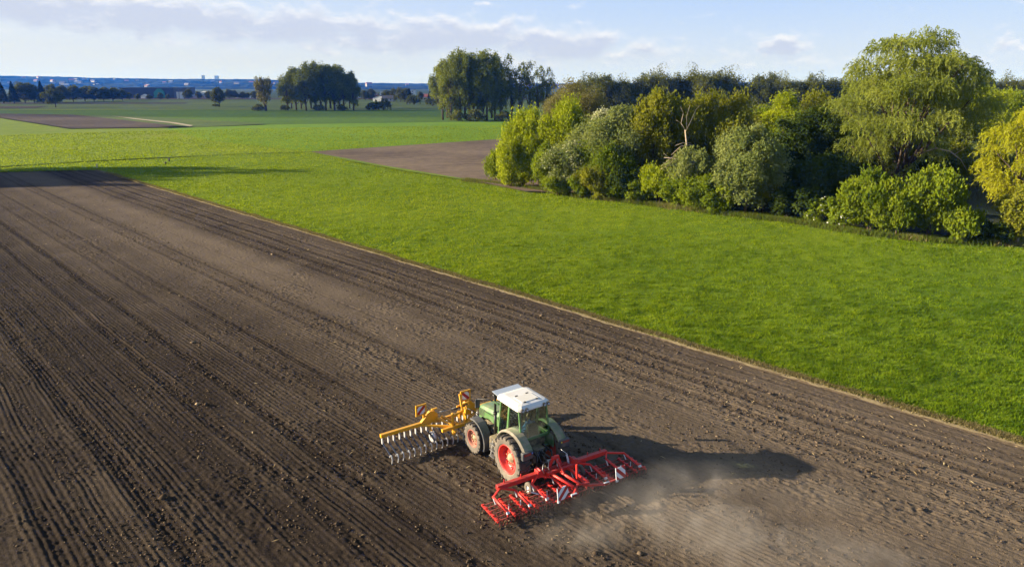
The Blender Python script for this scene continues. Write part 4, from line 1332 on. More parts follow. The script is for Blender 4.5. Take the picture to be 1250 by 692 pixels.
def wheel(x_out, y, rad, width, rim_r, rim_mat, side, lugs, dish):
    """side -1 left, +1 right; x_out = outer face"""
    w = empty('wheel', (0, 0, 0), 0, tr)
    s = side; cx = x_out - s * width / 2
    b = width / 2
    prof = [(-b * .86, rim_r), (-b, rim_r + .05), (-b * 1.04, (rad + rim_r) * .5), (-b * .98, rad * .93), (-b * .8, rad * .965), (0, rad * .975), (b * .8, rad * .965), (b * .98, rad * .93), (b * 1.04, (rad + rim_r) * .5), (b, rim_r + .05), (b * .86, rim_r)]
    t = MB()
    mi = [1, 1, 1, 0, 0, 0, 0, 1, 1, 1]
    for i in range(len(prof) - 1):
        t.lathe_x(prof[i:i + 2], (cx, y, rad), 48, mi[i])
    for k in range(lugs):
        for hs in (-1, 1):
            a0 = 2 * math.pi * (k + (0.5 if hs > 0 else 0)) / lugs
            a1 = a0 + 0.62 * 2.4 / lugs * (2 * math.pi / 6.28) * 1.5
            n = 4
            path = []
            for q in range(n + 1):
                f = q / n
                a = a0 + (a1 - a0) * f
                xx = hs * b * (1.0 - f * .98)
                r_ = rad * (.945 if q == 0 else .975)
                rd = Vector((0, math.cos(a), math.sin(a)))
                path.append((Vector((cx + xx, y, rad)) + rd * r_, Vector((0, -math.sin(a), math.cos(a))), rd))
            sw = rad * .045
            t.sweep(path, [(-sw, -.03), (sw, -.03), (sw * .7, rad * .045), (-sw * .7, rad * .045)])
            # shoulder block running down the side
            rd = Vector((0, math.cos(a0), math.sin(a0))); tg = Vector((0, -math.sin(a0), math.cos(a0)))
            M = Matrix((Vector((hs, 0, 0)), tg, rd)).transposed()
            t.box(Vector((cx + hs * b * .985, y, rad)) + rd * rad * .93, (.055, sw * 1.7, rad * .13), M)
    t.build('tyre', [M_rubber, M_sidewall], w, fix=False)
    o = cx + s * b * .80                       # lip of the rim on the outside
    r = MB()
    pr = [(0, rim_r + .02), (s * .03, rim_r * .985), (s * .015, rim_r * .93), (-s * .05, rim_r * .90), (-s * dish * .75, rim_r * .84), (-s * dish, rim_r * .74), (-s * dish * .93, rim_r * .46), (-s * dish * .72, rim_r * .36), (-s * dish * .70, rim_r * .30)]
    r.lathe_x(pr, (o, y, rad), 40)
    r.lathe_x([(-s * dish * .7, rim_r * .30), (-s * dish * .7, 0.001)], (o, y, rad), 40)
    r.lathe_x([(0 - s * width * .72, rim_r + .02), (-s * width * .72, rim_r * .2)], (o, y, rad), 40)
    for k in range(8):                          # mounting lugs inside the rim
        a = 2 * math.pi * k / 8
        rd = Vector((0, math.cos(a), math.sin(a)))
        M = Matrix((Vector((1, 0, 0)), Vector((0, -math.sin(a), math.cos(a))), rd)).transposed()
        r.box(Vector((o - s * dish * .82, y, rad)) + rd * rim_r * .76, (.05, .11, .07), M)
    r.build('rim', rim_mat, w, fix=False)
    h = MB()
    h.lathe_x([(-s * dish * .72, rim_r * .33), (-s * dish * .55, rim_r * .30), (-s * dish * .5, rim_r * .2), (-s * dish * .28, rim_r * .15), (-s * dish * .25, .001)], (o, y, rad), 24)
    for k in range(8):
        a = 2 * math.pi * (k + .5) / 8
        c = Vector((o - s * dish * .68, y + math.cos(a) * rim_r * .40, rad + math.sin(a) * rim_r * .40))
        h.tube([c, c + Vector((s * .05, 0, 0))], .022, 6)
    h.build('hub', M_hub, w, fix=False)


for s in (-1, 1):
    wheel(s * TRK, 0.0, RW, .50, .58, M_rim, s, 20, .24)
    wheel(s * (TRK - .02), WB, FW, .38, .37, M_rim_d, s, 18, .14)

# chassis, engine, axles
b = MB()
b.box((0, -.05, .95), (.62, .9, .55)); b.box((0, .75, .92), (.50, 1.0, .5)); b.box((0, 1.75, .98), (.46, 1.5, .5)); b.box((0, 2.75, .9), (.52, .75, .42))
b.tube([(-.95, 0, RW), (.95, 0, RW)], .16, 12); b.tube([(-.9, WB, FW), (.9, WB, FW)], .09, 10)
b.box((0, WB, .72), (.34, .3, .22)); b.box((0, 3.18, .8), (.6, .14, .42))
for s in (-1, 1):
    b.bar((s * .25, 2.9, .75), (s * .25, 3.55, .55), .08, .12); b.box((s * .62, WB, FW), (.2, .34, .3))
b.box((-.36, 2.0, 1.05), (.26, .9, .22)); b.box((.36, 2.0, 1.05), (.26, .9, .22)); b.box((-.4, 1.45, 1.3), (.2, .3, .42))
b.tube([(-.44, 2.3, 1.0), (-.5, 1.9, .95), (-.45, 1.5, .9)], .05, 8)
b.box((0, -.12, 1.38), (1.0, .10, .36))
b.build('chassis', M_engine, tr, .015)
# bonnet, dropping to the nose
hd = MB()
sec = [(1.42, .47, 1.98, 1.36), (2.2, .46, 1.90, 1.36), (2.9, .44, 1.80, 1.30), (3.16, .42, 1.72, 1.05), (3.28, .36, 1.55, 1.02)]
path = []
vs = []; fs = []
for (y, hw, zt, zb) in sec:
    vs += [(-hw, y, zb), (-hw, y, zt - .16), (-hw * .86, y, zt - .03), (-hw * .6, y, zt), (hw * .6, y, zt), (hw * .86, y, zt - .03), (hw, y, zt - .16), (hw, y, zb)]
for i in range(len(sec) - 1):
    for k in range(7):
        fs.append((i * 8 + k, i * 8 + k + 1, (i + 1) * 8 + k + 1, (i + 1) * 8 + k))
fs += [tuple(range(8))[::-1], tuple(range((len(sec) - 1) * 8, len(sec) * 8))]
hd._add(vs, fs)
bon = hd.build('bonnet', M_green, tr, .012)
gr = MB()
for s in (-1, 1):
    for k in range(6):
        gr.box((s * .447, 2.86 + .02 * k, 1.64 - k * .060), (.02, .42, .022), Matrix.Rotation(R(-8), 3, 'X'))
gr.build('louvre', M_black, bon)
gn = MB().box((0, 3.27, 1.32), (.56, .05, .40)); gn.build('grille', M_black, bon)
for s in (-1, 1):
    MB().box((s * .19, 3.30, 1.33), (.16, .03, .13)).build('headlight', M_lamp, bon)
# exhaust stack at the left front post of the cab
ex = MB().tube([(-.60, 1.66, 1.15), (-.60, 1.66, 2.02)], .062, 10).tube([(-.60, 1.66, 2.0), (-.60, 1.66, 2.62), (-.61, 1.68, 2.74), (-.63, 1.73, 2.80)], [.05, .05, .055, .06], 10)
ex.tube([(-.60, 1.66, 1.95), (-.60, 1.66, 2.06)], .085, 10)
ex.build('exhaust_pipe', M_black, tr)
# cab shell
CZ0, CZ1 = 1.28, 2.78
cw = .70
cf = MB()
A0, A1 = Vector((-.60, 1.42, 1.32)), Vector((-.60, 1.22, CZ1)); Bq0, Bq1 = Vector((-.74, .62, 1.35)), Vector((-.66, .56, CZ1)); C0, C1 = Vector((-.66, -.22, 1.62)), Vector((-.63, -.02, CZ1))
for s in (-1, 1):
    f = lambda v: Vector((v.x * -s, v.y, v.z))
    cf.bar(f(A0), f(A1), .06, .06); cf.bar(f(Bq0), f(Bq1), .075, .10); cf.bar(f(C0), f(C1), .065, .065)
    cf.bar(f(A0), f(Bq0), .06, .08); cf.bar(f(Bq0), f(C0), .06, .12); cf.bar(f(A1), f(C1), .06, .06)
    cf.bar(f(Vector((-.62, 1.38, 1.05))), f(A0), .07, .07)
    # lower side panel behind the door
    cf.box((s * .68, .22, 1.42), (.05, .82, .30)); cf.box((s * .63, 1.0, 1.12), (.05, .75, .34))
cf.box((0, 1.42, 1.34), (1.2, .06, .08)); cf.box((0, -.22, 1.62), (1.32, .07, .10)); cf.box((0, -.02, CZ1), (1.26, .06, .06)); cf.box((0, 1.2, CZ1), (1.2, .06, .06))
cf.box((0, .55, 1.12), (1.24, 1.6, .10))
cab = cf.build('cab_frame', M_green, tr, .01)
# panes
def pane(name, quad, mat=M_glass, parent=cab):
    a, b_, c, d = [Vector(q) for q in quad]
    n = (b_ - a).cross(d - a).normalized() * .006
    m = MB(); m._add([q - n for q in (a, b_, c, d)] + [q + n for q in (a, b_, c, d)], [(3, 2, 1, 0), (4, 5, 6, 7), (0, 1, 5, 4), (1, 2, 6, 5), (2, 3, 7, 6), (3, 0, 4, 7)])
    return m.build(name, mat, parent)
for s in (-1, 1):
    f = lambda v, k=s: (v[0] * -k, v[1], v[2])
    pane('side_window', [f((-.735, .56, 1.40)), f((-.665, -.16, 1.64)), f((-.635, -.04, 2.76)), f((-.665, .50, 2.76))])
    pane('door_glass', [f((-.63, 1.36, 1.37)), f((-.725, .68, 1.40)), f((-.665, .62, 2.76)), f((-.605, 1.20, 2.76))])
pane('windscreen', [(-.57, 1.43, 1.37), (.57, 1.43, 1.37), (.57, 1.23, 2.75), (-.57, 1.23, 2.75)])
rear_glass = pane('rear_window', [(-.62, -.235, 1.68), (.62, -.235, 1.68), (.60, -.035, 2.75), (-.60, -.035, 2.75)])
wp = MB().bar((.1, -.21, 2.66), (-.18, -.23, 2.2), .02, .02); wp.build('wiper', M_black, rear_glass)
# roof
rf = MB()
def ring(z, hw, y0, y1, ch):
    return [(-hw + ch, y0, z), (hw - ch, y0, z), (hw, y0 + ch, z), (hw, y1 - ch, z), (hw - ch, y1, z), (-hw + ch, y1, z), (-hw, y1 - ch, z), (-hw, y0 + ch, z)]
rings = [ring(2.78, .70, -.12, 1.36, .10), ring(2.80, .745, -.20, 1.42, .12), ring(2.90, .74, -.18, 1.40, .12), ring(2.985, .66, -.06, 1.30, .12), ring(3.01, .52, .06, 1.16, .08)]
vs = [p for r_ in rings for p in r_]; fs = []
for i in range(len(rings) - 1):
    for k in range(8):
        fs.append((i * 8 + k, i * 8 + (k + 1) % 8, (i + 1) * 8 + (k + 1) % 8, (i + 1) * 8 + k))
fs += [tuple(range(8))[::-1], tuple(range((len(rings) - 1) * 8, len(rings) * 8))]
rf._add(vs, fs)
roof = rf.build('roof', M_whiteroof, tr, .02)
ht = MB().box((.0, .38, 3.018), (.80, .56, .035)); ht.build('roof_hatch', paint('hatch_white', (.70, .68, .62), .6, dust=.4, dcol=(.55, .5, .42)), roof, .012)
hg = MB()
for x in (-.25, .25): hg.box((x, .70, 3.03), (.12, .05, .03)); hg.box((x * 1.1, .1, 3.03), (.08, .05, .03))
hg.build('hinge', M_black, roof)
for x in (-.60, -.40, .42, .60):
    l_ = MB().tube([(x, -.16, 2.87), (x, -.25, 2.86)], .065, 12); lo = l_.build('work_light', M_black, roof)
    MB().tube([(x, -.245, 2.86), (x, -.258, 2.858)], .05, 12).build('lens', M_lamp, lo)
vz = MB().box((0.0, 1.62, 2.86), (1.25, .46, .02), Matrix.Rotation(R(6), 3, 'X')); vz.build('sun_visor', M_visor, roof)
an = MB().tube([(.50, 1.25, 2.98), (.50, 1.32, 3.20)], .02, 6).tube([(.66, 1.0, 2.95), (.78, .95, 3.06)], .015, 6).tube([(.50, 1.3, 3.15), (.50, 1.325, 3.24)], .05, 8); an.build('aerial', M_black, roof)
# mirrors
for s in (-1, 1):
    mm = MB().bar((s * .62, 1.36, 2.52), (s * .66, 1.70, 2.52), .05, .07); arm = mm.build('mirror_bracket', M_greend2, tr)
    ma = MB().tube([(s * .64, 1.68, 2.52), (s * .80, 2.05, 2.52), (s * 1.02, 2.32, 2.46)], .022, 6); ma.build('mirror_arm', M_black, arm)
    mh = MB().box((s * 1.02, 2.32, 2.28), (.20, .06, .38), Matrix.Rotation(s * .2, 3, 'Z')); mh.build('mirror', M_fendgrey, arm, .02)
# rear fenders
for s in (-1, 1):
    fe = MB()
    path = []
    n = 14
    a0, a1 = R(24), R(146)
    for i in range(n + 1):
        a = a0 + (a1 - a0) * i / n
        rd = Vector((0, math.cos(a), math.sin(a)))
        path.append((Vector((0, .02, RW - .02)) + rd * (RW + .15), Vector((s, 0, 0)), rd))
    fe.sweep(path, [(.60, -.02), (.955, -.02), (.955, .03), (.60, .03)])
    fe.box((s * .66, -.02, 1.36), (.05, 1.0, .50))
    fo = fe.build('fender', M_green_d, tr, .01)
    ed = MB(); ed.sweep(path, [(.95, -.03), (1.00, -.06), (1.03, -.03), (.96, .04)]); ed.build('fender_flare', M_fenddust, fo)
    hb = MB().box((s * .87, -.88, 1.42), (.46, .16, .30)); hbo = hb.build('light_housing', M_fendgrey, fo, .02)
    MB().box((s * .90, -.968, 1.50), (.30, .03, .09)).build('tail_light', M_tail, hbo)
    MB().box((s * .69, -.965, 1.51), (.05, .03, .05)).build('reflector', paint('reflector_yellow', (.8, .6, .02), .3) if s > 0 else paint('sticker_blue', (.12, .25, .6), .4), hbo)
    # front mudguard
    ff = MB(); path = []
    a0, a1 = R(70), R(200)
    for i in range(11):
        a = a0 + (a1 - a0) * i / 10
        rd = Vector((0, math.cos(a), math.sin(a)))
        path.append((Vector((0, WB, FW)) + rd * (FW + .15), Vector((s, 0, 0)), rd))
    ff.sweep(path, [(.74, -.01), (1.06, -.01), (1.08, -.05), (1.10, -.04), (1.09, .02), (.74, .025)])
    ff.bar((s * .66, WB - .1, FW + .1), (s * .78, WB - .2, FW + .78), .05, .05)
    ff.build('mudguard', M_fendgrey, tr)
    # tank and steps
    tk = MB().box((s * .72, 1.22, .86), (.46, .78, .56)); tk.build('fuel_tank', M_engine if s < 0 else M_fendgrey, tr, .06)
    st = MB()
    for k in range(3): st.box((s * (.98 + .03 * (2 - k)), 1.12, .50 + .24 * k), (.22, .36, .03))
    for y in (.94, 1.30): st.bar((s * 1.06, y, .46), (s * .95, y, 1.05), .03, .04)
    st.build('step', M_steel, tr)
for s in (-1, 1):
    MB().box((s * .715, .72, 1.72), (.03, .12, .035)).build('handle', M_black, cab)
    MB().bar((s * .475, 1.5, 1.74), (s * .458, 2.7, 1.63), .012, .035).build('trim_strip', M_black, bon)
MB().tube([(.30, 2.35, 1.84), (.30, 2.35, 2.02)], .07, 10).build('intake', M_black, bon)
# rear linkage
lk = MB()
for s in (-1, 1):
    lk.bar((s * .34, -.35, .62), (s * .40, -1.08, .52), .06, .09); lk.bar((s * .28, -.30, 1.28), (s * .34, -.82, 1.18), .06, .07); lk.tube([(s * .34, -.80, 1.18), (s * .38, -.85, .58)], .03, 8)
    lk.tube([(s * .2, -.28, .9), (s * .27, -.62, 1.2)], .045, 8)
lk.tube([(0, -.42, 1.12), (0.02, -1.12, 1.18)], .04, 8); lk.box((0, -.42, .72), (.36, .16, .5)); lk.tube([(0, -.45, .68), (0, -.72, .68)], .06, 8); lk.bar((0, -.4, .45), (0, -.85, .42), .09, .06)
lk.build('rear_linkage', M_black, tr)
hs = MB()
for x0, x1, c in ((-.12, -.1, .2), (.05, .12, .12), (.14, -.02, .3)):
    hs.tube([(x0, -.45, 1.2), (x0 * .9, -.75, 1.05 - c), (x1, -1.0, .95), (x1, -1.2, 1.02)], .018, 6)
hs.build('hydraulic_hose', M_steel, tr)
# cab interior
se = MB().box((0, .22, 1.42), (.50, .48, .14)).box((0, -.02, 1.78), (.48, .12, .62), Matrix.Rotation(R(-8), 3, 'X')).box((0, .2, 1.25), (.3, .3, .24))
se.build('seat', M_seat, tr, .03)
sw_ = MB().tube([(0.19 * math.cos(a * .524), .86 + .17 * math.sin(a * .524), 1.78 + .08 * math.sin(a * .524)) for a in range(13)], .018, 6, cap=False).tube([(0, 1.15, 1.3), (0, .86, 1.77)], .035, 6).box((0, 1.22, 1.52), (.5, .25, .34))
sw_.build('steering_wheel', M_black, tr)
# driver
drv = empty('person', tr.matrix_basis @ Vector((0, 0, 0)) if False else P_AX, HEAD)
tag(drv, 'driver in a blue jacket seated in the tractor cab, hands on the wheel', 'person')


def skinned(name, joints, edges, mat, parent, sub=1):
    me = bpy.data.meshes.new(name)
    me.from_pydata([j[:3] for j in joints], edges, [])
    o = link_mesh(name, me, mat, parent)
    sk = o.modifiers.new('skin', 'SKIN')
    for i, j in enumerate(joints):
        me.skin_vertices[0].data[i].radius = (j[3], j[4] if len(j) > 4 else j[3])
    me.skin_vertices[0].data[0].use_root = True
    sb = o.modifiers.new('sub', 'SUBSURF'); sb.levels = sub; sb.render_levels = sub
    return o


J = [(0, .20, 1.56, .16, .12), (0, .16, 1.78, .15, .11), (0, .15, 2.0, .18, .11), (0, .17, 2.10, .06), (0, .20, 2.20, .055),
     (-.19, .16, 2.02, .075), (-.27, .32, 1.82, .05), (-.17, .68, 1.83, .038), (.19, .16, 2.02, .075), (.27, .32, 1.82, .05), (.17, .68, 1.83, .038),
     (-.10, .28, 1.55, .095), (-.14, .70, 1.58, .075), (-.14, .86, 1.22, .05), (-.14, 1.0, 1.19, .04), (.10, .28, 1.55, .095), (.14, .70, 1.58, .075), (.14, .86, 1.22, .05), (.14, 1.0, 1.19, .04)]
Ee = [(0, 1), (1, 2), (2, 3), (3, 4), (2, 5), (5, 6), (6, 7), (2, 8), (8, 9), (9, 10), (0, 11), (11, 12), (12, 13), (13, 14), (0, 15), (15, 16), (16, 17), (17, 18)]
body = skinned('body', J, Ee, M_blue, drv, 2)
# head with nose, ears and hair; hands closed on the wheel
hm = MB()
vs = []; fs = []
nu_, nv_ = 12, 9
for i in range(nv_ + 1):
    ph = math.pi * i / nv_
    for k in range(nu_):
        th_ = 2 * math.pi * k / nu_
        x = .078 * math.sin(ph) * math.cos(th_); y = .098 * math.sin(ph) * math.sin(th_); z = .118 * math.cos(ph)
        if z < -.03: x *= 1 - (-.03 - z) * 3.2
        if abs(th_ - math.pi / 2) < .3 and 3 < i < 6: y += .018
        vs.append((x, .22 + y, 2.32 + z))
for i in range(nv_):
    for k in range(nu_): fs.append((i * nu_ + k, i * nu_ + (k + 1) % nu_, (i + 1) * nu_ + (k + 1) % nu_, (i + 1) * nu_ + k))
hm._add(vs, fs, 0, True)
for s in (-1, 1): hm.box((s * .082, .20, 2.315), (.02, .035, .06))
hm.build('head', M_skin, body)
hr = MB(); vs = []; fs = []
for i in range(5):
    ph = math.pi * .52 * i / 4
    for k in range(nu_):
        th_ = 2 * math.pi * k / nu_
        vs.append((.086 * math.sin(ph) * math.cos(th_), .21 + .106 * math.sin(ph) * math.sin(th_) - .012 * i * (math.sin(th_) > .4), 2.33 + .124 * math.cos(ph)))
for i in range(4):
    for k in range(nu_): fs.append((i * nu_ + k, i * nu_ + (k + 1) % nu_, (i + 1) * nu_ + (k + 1) % nu_, (i + 1) * nu_ + k))
hr._add(vs, fs, 0, True); hr.build('hair', M_hair, body)
for s in (-1, 1):
    hj = [(s * .17, .68, 1.83, .032, .02), (s * .165, .75, 1.835, .038, .016)]; he = [(0, 1)]
    for q in range(4):
        b0 = len(hj); xo = s * (.165 - .026 + .018 * q)
        hj += [(xo, .80, 1.85, .0095), (xo, .825, 1.83, .0088), (xo, .815, 1.80, .008)]
        he += [(1, b0), (b0, b0 + 1), (b0 + 1, b0 + 2)]
    b0 = len(hj); hj += [(s * .125, .74, 1.83, .011), (s * .115, .785, 1.815, .009)]; he += [(0, b0), (b0, b0 + 1)]
    skinned('hand', hj, he, M_skin, body, 1)

# ------------------------------------------------------------------ rear harrow (red)
M_red = paint('harrow_red', (0.54, 0.014, 0.012), 0.42, dust=0.15, coat=.1, scale=4)
M_red_b = paint('harrow_red_bright', (0.70, 0.024, 0.016), 0.45, dust=0.10, scale=4)
M_plate = paint('plate_pale', (0.55, 0.58, 0.62), 0.4, dust=.25)
M_rod = paint('tine_dark_red', (0.26, 0.014, 0.012), 0.5, dust=0.35, dcol=(.16,.11,.07))


def board_mat(name, lean):
    """red and white diagonal warning stripes across the board (local u right, w up in metres)"""
    m, t = new_mat(name)
    tc = t.add('ShaderNodeTexCoord').outputs['Object']
    s = t.add('ShaderNodeSeparateXYZ', {0: tc})
    q = t.math('ADD', t.math('MULTIPLY', s.outputs[0], lean), s.outputs[2])
    q = t.math('FRACT', t.math('MULTIPLY_ADD', q, 1 / 0.36, 10.28))
    f = t.math('GREATER_THAN', q, 0.5)
    n = t.noise(tc, 6, 4, .6)
    red = t.mix(n, (0.30, 0.012, 0.012), (0.48, 0.03, 0.025)); wh = t.mix(n, (0.55, 0.56, 0.60), (0.78, 0.78, 0.80))
    b_ = t.add('ShaderNodeBsdfPrincipled', {'Base Color': t.mix(f, red, wh), 'Roughness': .5})
    finish(t, b_.outputs[0])
    return m


M_board_l = board_mat('warning_stripes_rising', -1.0)
M_board_r = board_mat('warning_stripes_falling', 1.0)

ha_o = P_AX + Matrix.Rotation(HEAD, 3, 'Z') @ Vector((.02, -1.35, 0))
ha = empty('harrow', ha_o, HEAD - R(3.75))
tag(ha, 'wide red harrow with striped warning boards drawn behind the tractor', 'harrow')
bm_ = MB()
bm_.bar((-2.43, 0, .80), (-.62, 0, .80), .17, .17, mi=0); bm_.bar((2.46, 0, .80), (.86, 0, .80), .17, .17)
for s, x in ((-1, -.62), (1, .86)):
    bm_.box((x, 0, .84), (.30, .26, .28)); bm_.tube([(x - .05, .16, 1.0), (x - .05, -.16, 1.0)], .04, 8)
bm_.box((.12, .02, .80), (1.30, .16, .16)); bm_.box((.12, -.22, .84), (1.15, .10, .14))
for x in (-2.1, -1.4, 1.6, 2.2): bm_.tube([(x, 0.05, .86), (x, 0.05, 1.0)], .025, 6)
bm_.build('main_beam', M_red, ha, .01)
hd_ = MB()
for s in (-1, 1):
    hd_.bar((.08 + s * .40, .06, .55), (.08 + s * .10, .02, 1.26), .05, .12); hd_.box((.08 + s * .42, .1, .58), (.08, .2, .22))
hd_.box((.08, .02, 1.24), (.30, .10, .14)); hd_.bar((.08, 0, 1.22), (.10, -.55, .85), .06, .06)
hd_.build('headstock', M_red, ha, .008)
vb = MB().tube([(-.20, .16, 1.10), (.22, .16, 1.10)], .05, 10).box((.02, .16, 1.0), (.22, .10, .14)); vb.build('valve_block', M_steel, ha)
ho = MB()
for x0, c in ((-.35, .16), (-.1, .24), (.3, .2)):
    ho.tube([(x0, .1, 1.1), (x0 - .15, -.05, 1.0 + c), (x0 - .25, -.15, .95 + c * .4), (x0 - .2, -.2, .88)], .016, 6)
ho.tube([(.62, .0, .85), (.60, .02, 1.25), (.46, .2, 1.38)], .014, 6)
ho.build('hydraulic_hose', M_steel, ha)
rd_ = MB().bar((.66, -.05, .86), (.60, .03, 1.22), .07, .05); rd_.build('stand', M_plate, ha)
ce = MB()
for x0, x1 in ((-.34, .02), (.02, .32), (.42, .68)):
    ce.tube([(x0, -.10, .84), (x1, -1.22, .72)], .055, 10)
ce.build('centre_beam', M_red_b, ha)
po = MB().bar((.42, -.92, .62), (.42, -.86, 1.30), .06, .06); po.build('post', M_red_b, ha)
rb = MB().bar((-.86, -1.42, .52), (-.10, -1.44, .52), .05, .05).bar((-.10, -1.40, .52), (.24, -1.18, .70), .06, .06).bar((.46, -1.26, .64), (1.28, -1.50, .56), .07, .07).bar((1.28, -1.46, .56), (2.24, -1.44, .54), .05, .05).bar((.20, -1.2, .70), (.72, -1.26, .68), .06, .06)
rb.build('rear_bar', M_red, ha)
for x in (-.12, 1.34):
    l_ = MB().box((x, -1.48, .56), (.24, .08, .11)); lo = l_.build('lamp_unit', M_plate, ha, .01)
    MB().box((x, -1.525, .56), (.2, .015, .08)).build('lens', M_tail, lo)
for x, mt in ((-.58, M_board_l), (2.02, M_board_r)):
    bo = MB().box((0, 0, 0), (.46, .02, .46)); b_o = bo.build('warning_board', mt, ha)
    b_o.location = (x, -1.44, .77); b_o.rotation_euler = (R(-8), 0, R(4))
    fr_ = MB().bar((-.235, -.005, -.27), (-.235, -.005, .25), .025, .03).box((-.22, -.02, -.25), (.09, .06, .07)); fr_.build('board_holder', M_plate, b_o)
for x, y in ((-1.14, -.52), (-.98, -.90)):
    pl = MB().box((x, y, .44), (.13, .30, .04), Matrix.Rotation(R(35), 3, 'Z') @ Matrix.Rotation(R(25), 3, 'Y')); pl.build('pale_plate', M_plate, ha, .01)
for x in (-1.0, 1.35):
    gw = empty('gauge_wheel', (0, 0, 0), 0, ha)
    MB().lathe_x([(-.07, .12), (-.075, .20), (-.05, .235), (.05, .235), (.075, .20), (.07, .12)], (x, .12, .235), 20).build('tyre', M_sidewall, gw)
    MB().lathe_x([(-.05, .125), (-.03, .10), (-.045, .05), (-.07, .03), (-.07, .001)], (x, .12, .235), 16).lathe_x([(.05, .125), (.03, .001)], (x, .12, .235), 16).build('rim', M_plate, gw)
    MB().bar((x + .1, .12, .235), (x + .12, .0, .75), .05, .05).build('strut', M_red, gw)
# four tine sections, each hung from a forked arm
def section(xc, beam_x, hw=.78):
    s_ = MB()
    for k, off in enumerate((-.44, .44)):
        xa = xc + off
        s_.bar((beam_x, -.08, .80), (xa - .06, -.26, .66), .06, .06)
        s_.tube([(xa - .06, -.22, .66), (xa + .06, -1.05, .46)], .042, 8)
        s_.tube([(xa + .06, -1.05, .48), (xa + .07, -1.06, .30)], .03, 6)
    s_.build('support_arm', M_red_b, ha)
    jt = MB()
    for off in (-.44, .44):
        jt.bar((xc + off - .07, -.24, .66), (xc + off - .02, -.34, .40), .035, .03)
        jt.bar((xc + off + .05, -1.06, .50), (xc + off + .05, -1.12, .44), .10, .08)
        jt.bar((xc + off * .55 + .1, -.72, .30), (xc + off * .55 + .1, -.72, .52), .03, .02)
    jt.build('hanger', M_plate, ha)
    rl = MB()
    for off in (-.78, -.10, .36, .80):
        rl.bar((xc + off, .06, .27), (xc + off + .02, -1.08, .23), .07 if abs(off) > .5 else .06, .05)
        for q in range(5): rl.box((xc + off, .0 - q * .25, .30), (.09, .05, .04))
    rl.build('rail', M_red_b, ha)
    rods = MB()
    for q in range(6):
        y = .02 - q * .21
        rods.tube([(xc - hw - .06, y, .25), (xc + hw + .06, y, .25)], .018, 6)
        for n_ in range(11):
            x = xc - hw + n_ * (2 * hw / 10) + (.07 if q % 2 else 0)
            rods.tube([(x, y, .25), (x + .01, y - .05, .13), (x + .01, y + .03, -.03)], .011, 4, cap=False)
    for n_ in range(5):
        x = xc - hw * .8 + n_ * hw * .4
        rods.bar((x, .03, .245), (x, -1.05, .235), .02, .015)
    rods.build('tine_grid', M_rod, ha)


for xc, bx in ((-2.22, -2.36), (-.62, -.76), (1.12, .98), (2.78, 2.42)):
    section(xc, bx)

# ------------------------------------------------------------------ front cultivator (yellow)
M_yel = paint('implement_yellow', (0.78, 0.37, 0.008), 0.42, dust=0.22, dcol=(.4, .28, .14))
M_tine = paint('tine_blue_grey', (0.040, 0.055, 0.095), 0.4, 0.3, dust=0.06)
M_tinew = paint('tine_worn_steel', (0.66, 0.66, 0.66), 0.35, 0.35, dust=0.15)
fr_o = P_AX + Matrix.Rotation(HEAD, 3, 'Z') @ Vector((-1.1, 4.5, 0))
fr = empty('cultivator', fr_o, HEAD)
tag(fr, 'yellow front cultivator with a long beam of curved steel tines ahead of the tractor', 'cultivator')
b_ = MB()
b_.bar((-3.22, 0, .86), (-.62, 0, .86), .15, .15); b_.bar((.62, 0, .86), (3.22, 0, .86), .15, .15)
b_.bar((-.72, 0, .80), (.72, 0, .80), .13, .13)
b_.build('beam', M_yel, fr, .01)
for s in (-1, 1):
    gp = MB().prism([(s * 1.42, .92), (s * .62, .92), (s * .60, 1.12), (s * .76, 1.32), (s * .98, 1.34)], 'y', -.07, .07); gp.box((s * .74, 0, 1.38), (.26, .10, .05)); gp.build('gusset', M_yel, fr, .006)
    bo = MB().box((0, 0, 0), (.37, .02, .37)); b_o = bo.build('warning_board', M_board_l if s < 0 else M_board_r, fr)
    b_o.location = (s * 1.36 if s < 0 else .80, .0, 1.50 if s < 0 else 1.58)
    fm = MB()
    for q in (-1, 1):
        fm.box((q * .215, 0, 0), (.065, .05, .50)); fm.box((0, 0, q * .215), (.366, .05, .065))
    fm.box((.12, .03, -.34), (.06, .05, .24))
    fm.build('board_frame', M_yel, b_o)
    MB().bar((b_o.location.x + .12, .02, 1.22), (s * .95 if s < 0 else .85, .02, 1.0), .05, .05).build('board_bracket', M_yel, fr)
c_ = MB()
c_.bar((-.86, -.86, .76), (.86, -.86, .76), .13, .13)
for s in (-1, 1):
    c_.bar((s * 1.42, -.02, .82), (s * .34, -.80, .78), .09, .09); c_.bar((s * .68, -.05, .98), (s * .26, -.78, .80), .09, .09); c_.bar((s * .42, -.02, .95), (s * .04, -.80, .80), .08, .08)
c_.build('frame', M_yel, fr, .006)
for s in (-1, 1):
    p_ = MB().bar((s * .32, -.82, .46), (s * .32, -.82, 1.40), .085, .10); p_.box((s * .32, -.88, .52), (.12, .12, .16)); p_.bar((s * .32, -.84, .7), (s * .28, -1.0, .58), .08, .08); p_.build('post', M_yel, fr, .006)
t_ = MB().bar((-.30, -.78, 1.24), (.34, -.60, 1.26), .08, .08).bar((.32, -.80, 1.30), (.56, -.1, 1.10), .08, .08).bar((.28, -.6, 1.24), (.28, -.4, 1.95), .07, .07).bar((.10, -.44, 1.42), (.72, -.40, 1.46), .06, .07).box((.62, -.45, 1.16), (.22, .24, .40))
t_.build('tower', M_yel, fr, .006)
cy = MB().tube([(-.62, -.10, 1.22), (-.05, -.28, 1.28)], .025, 8); cyo = cy.build('cylinder_rod', M_steel, fr)
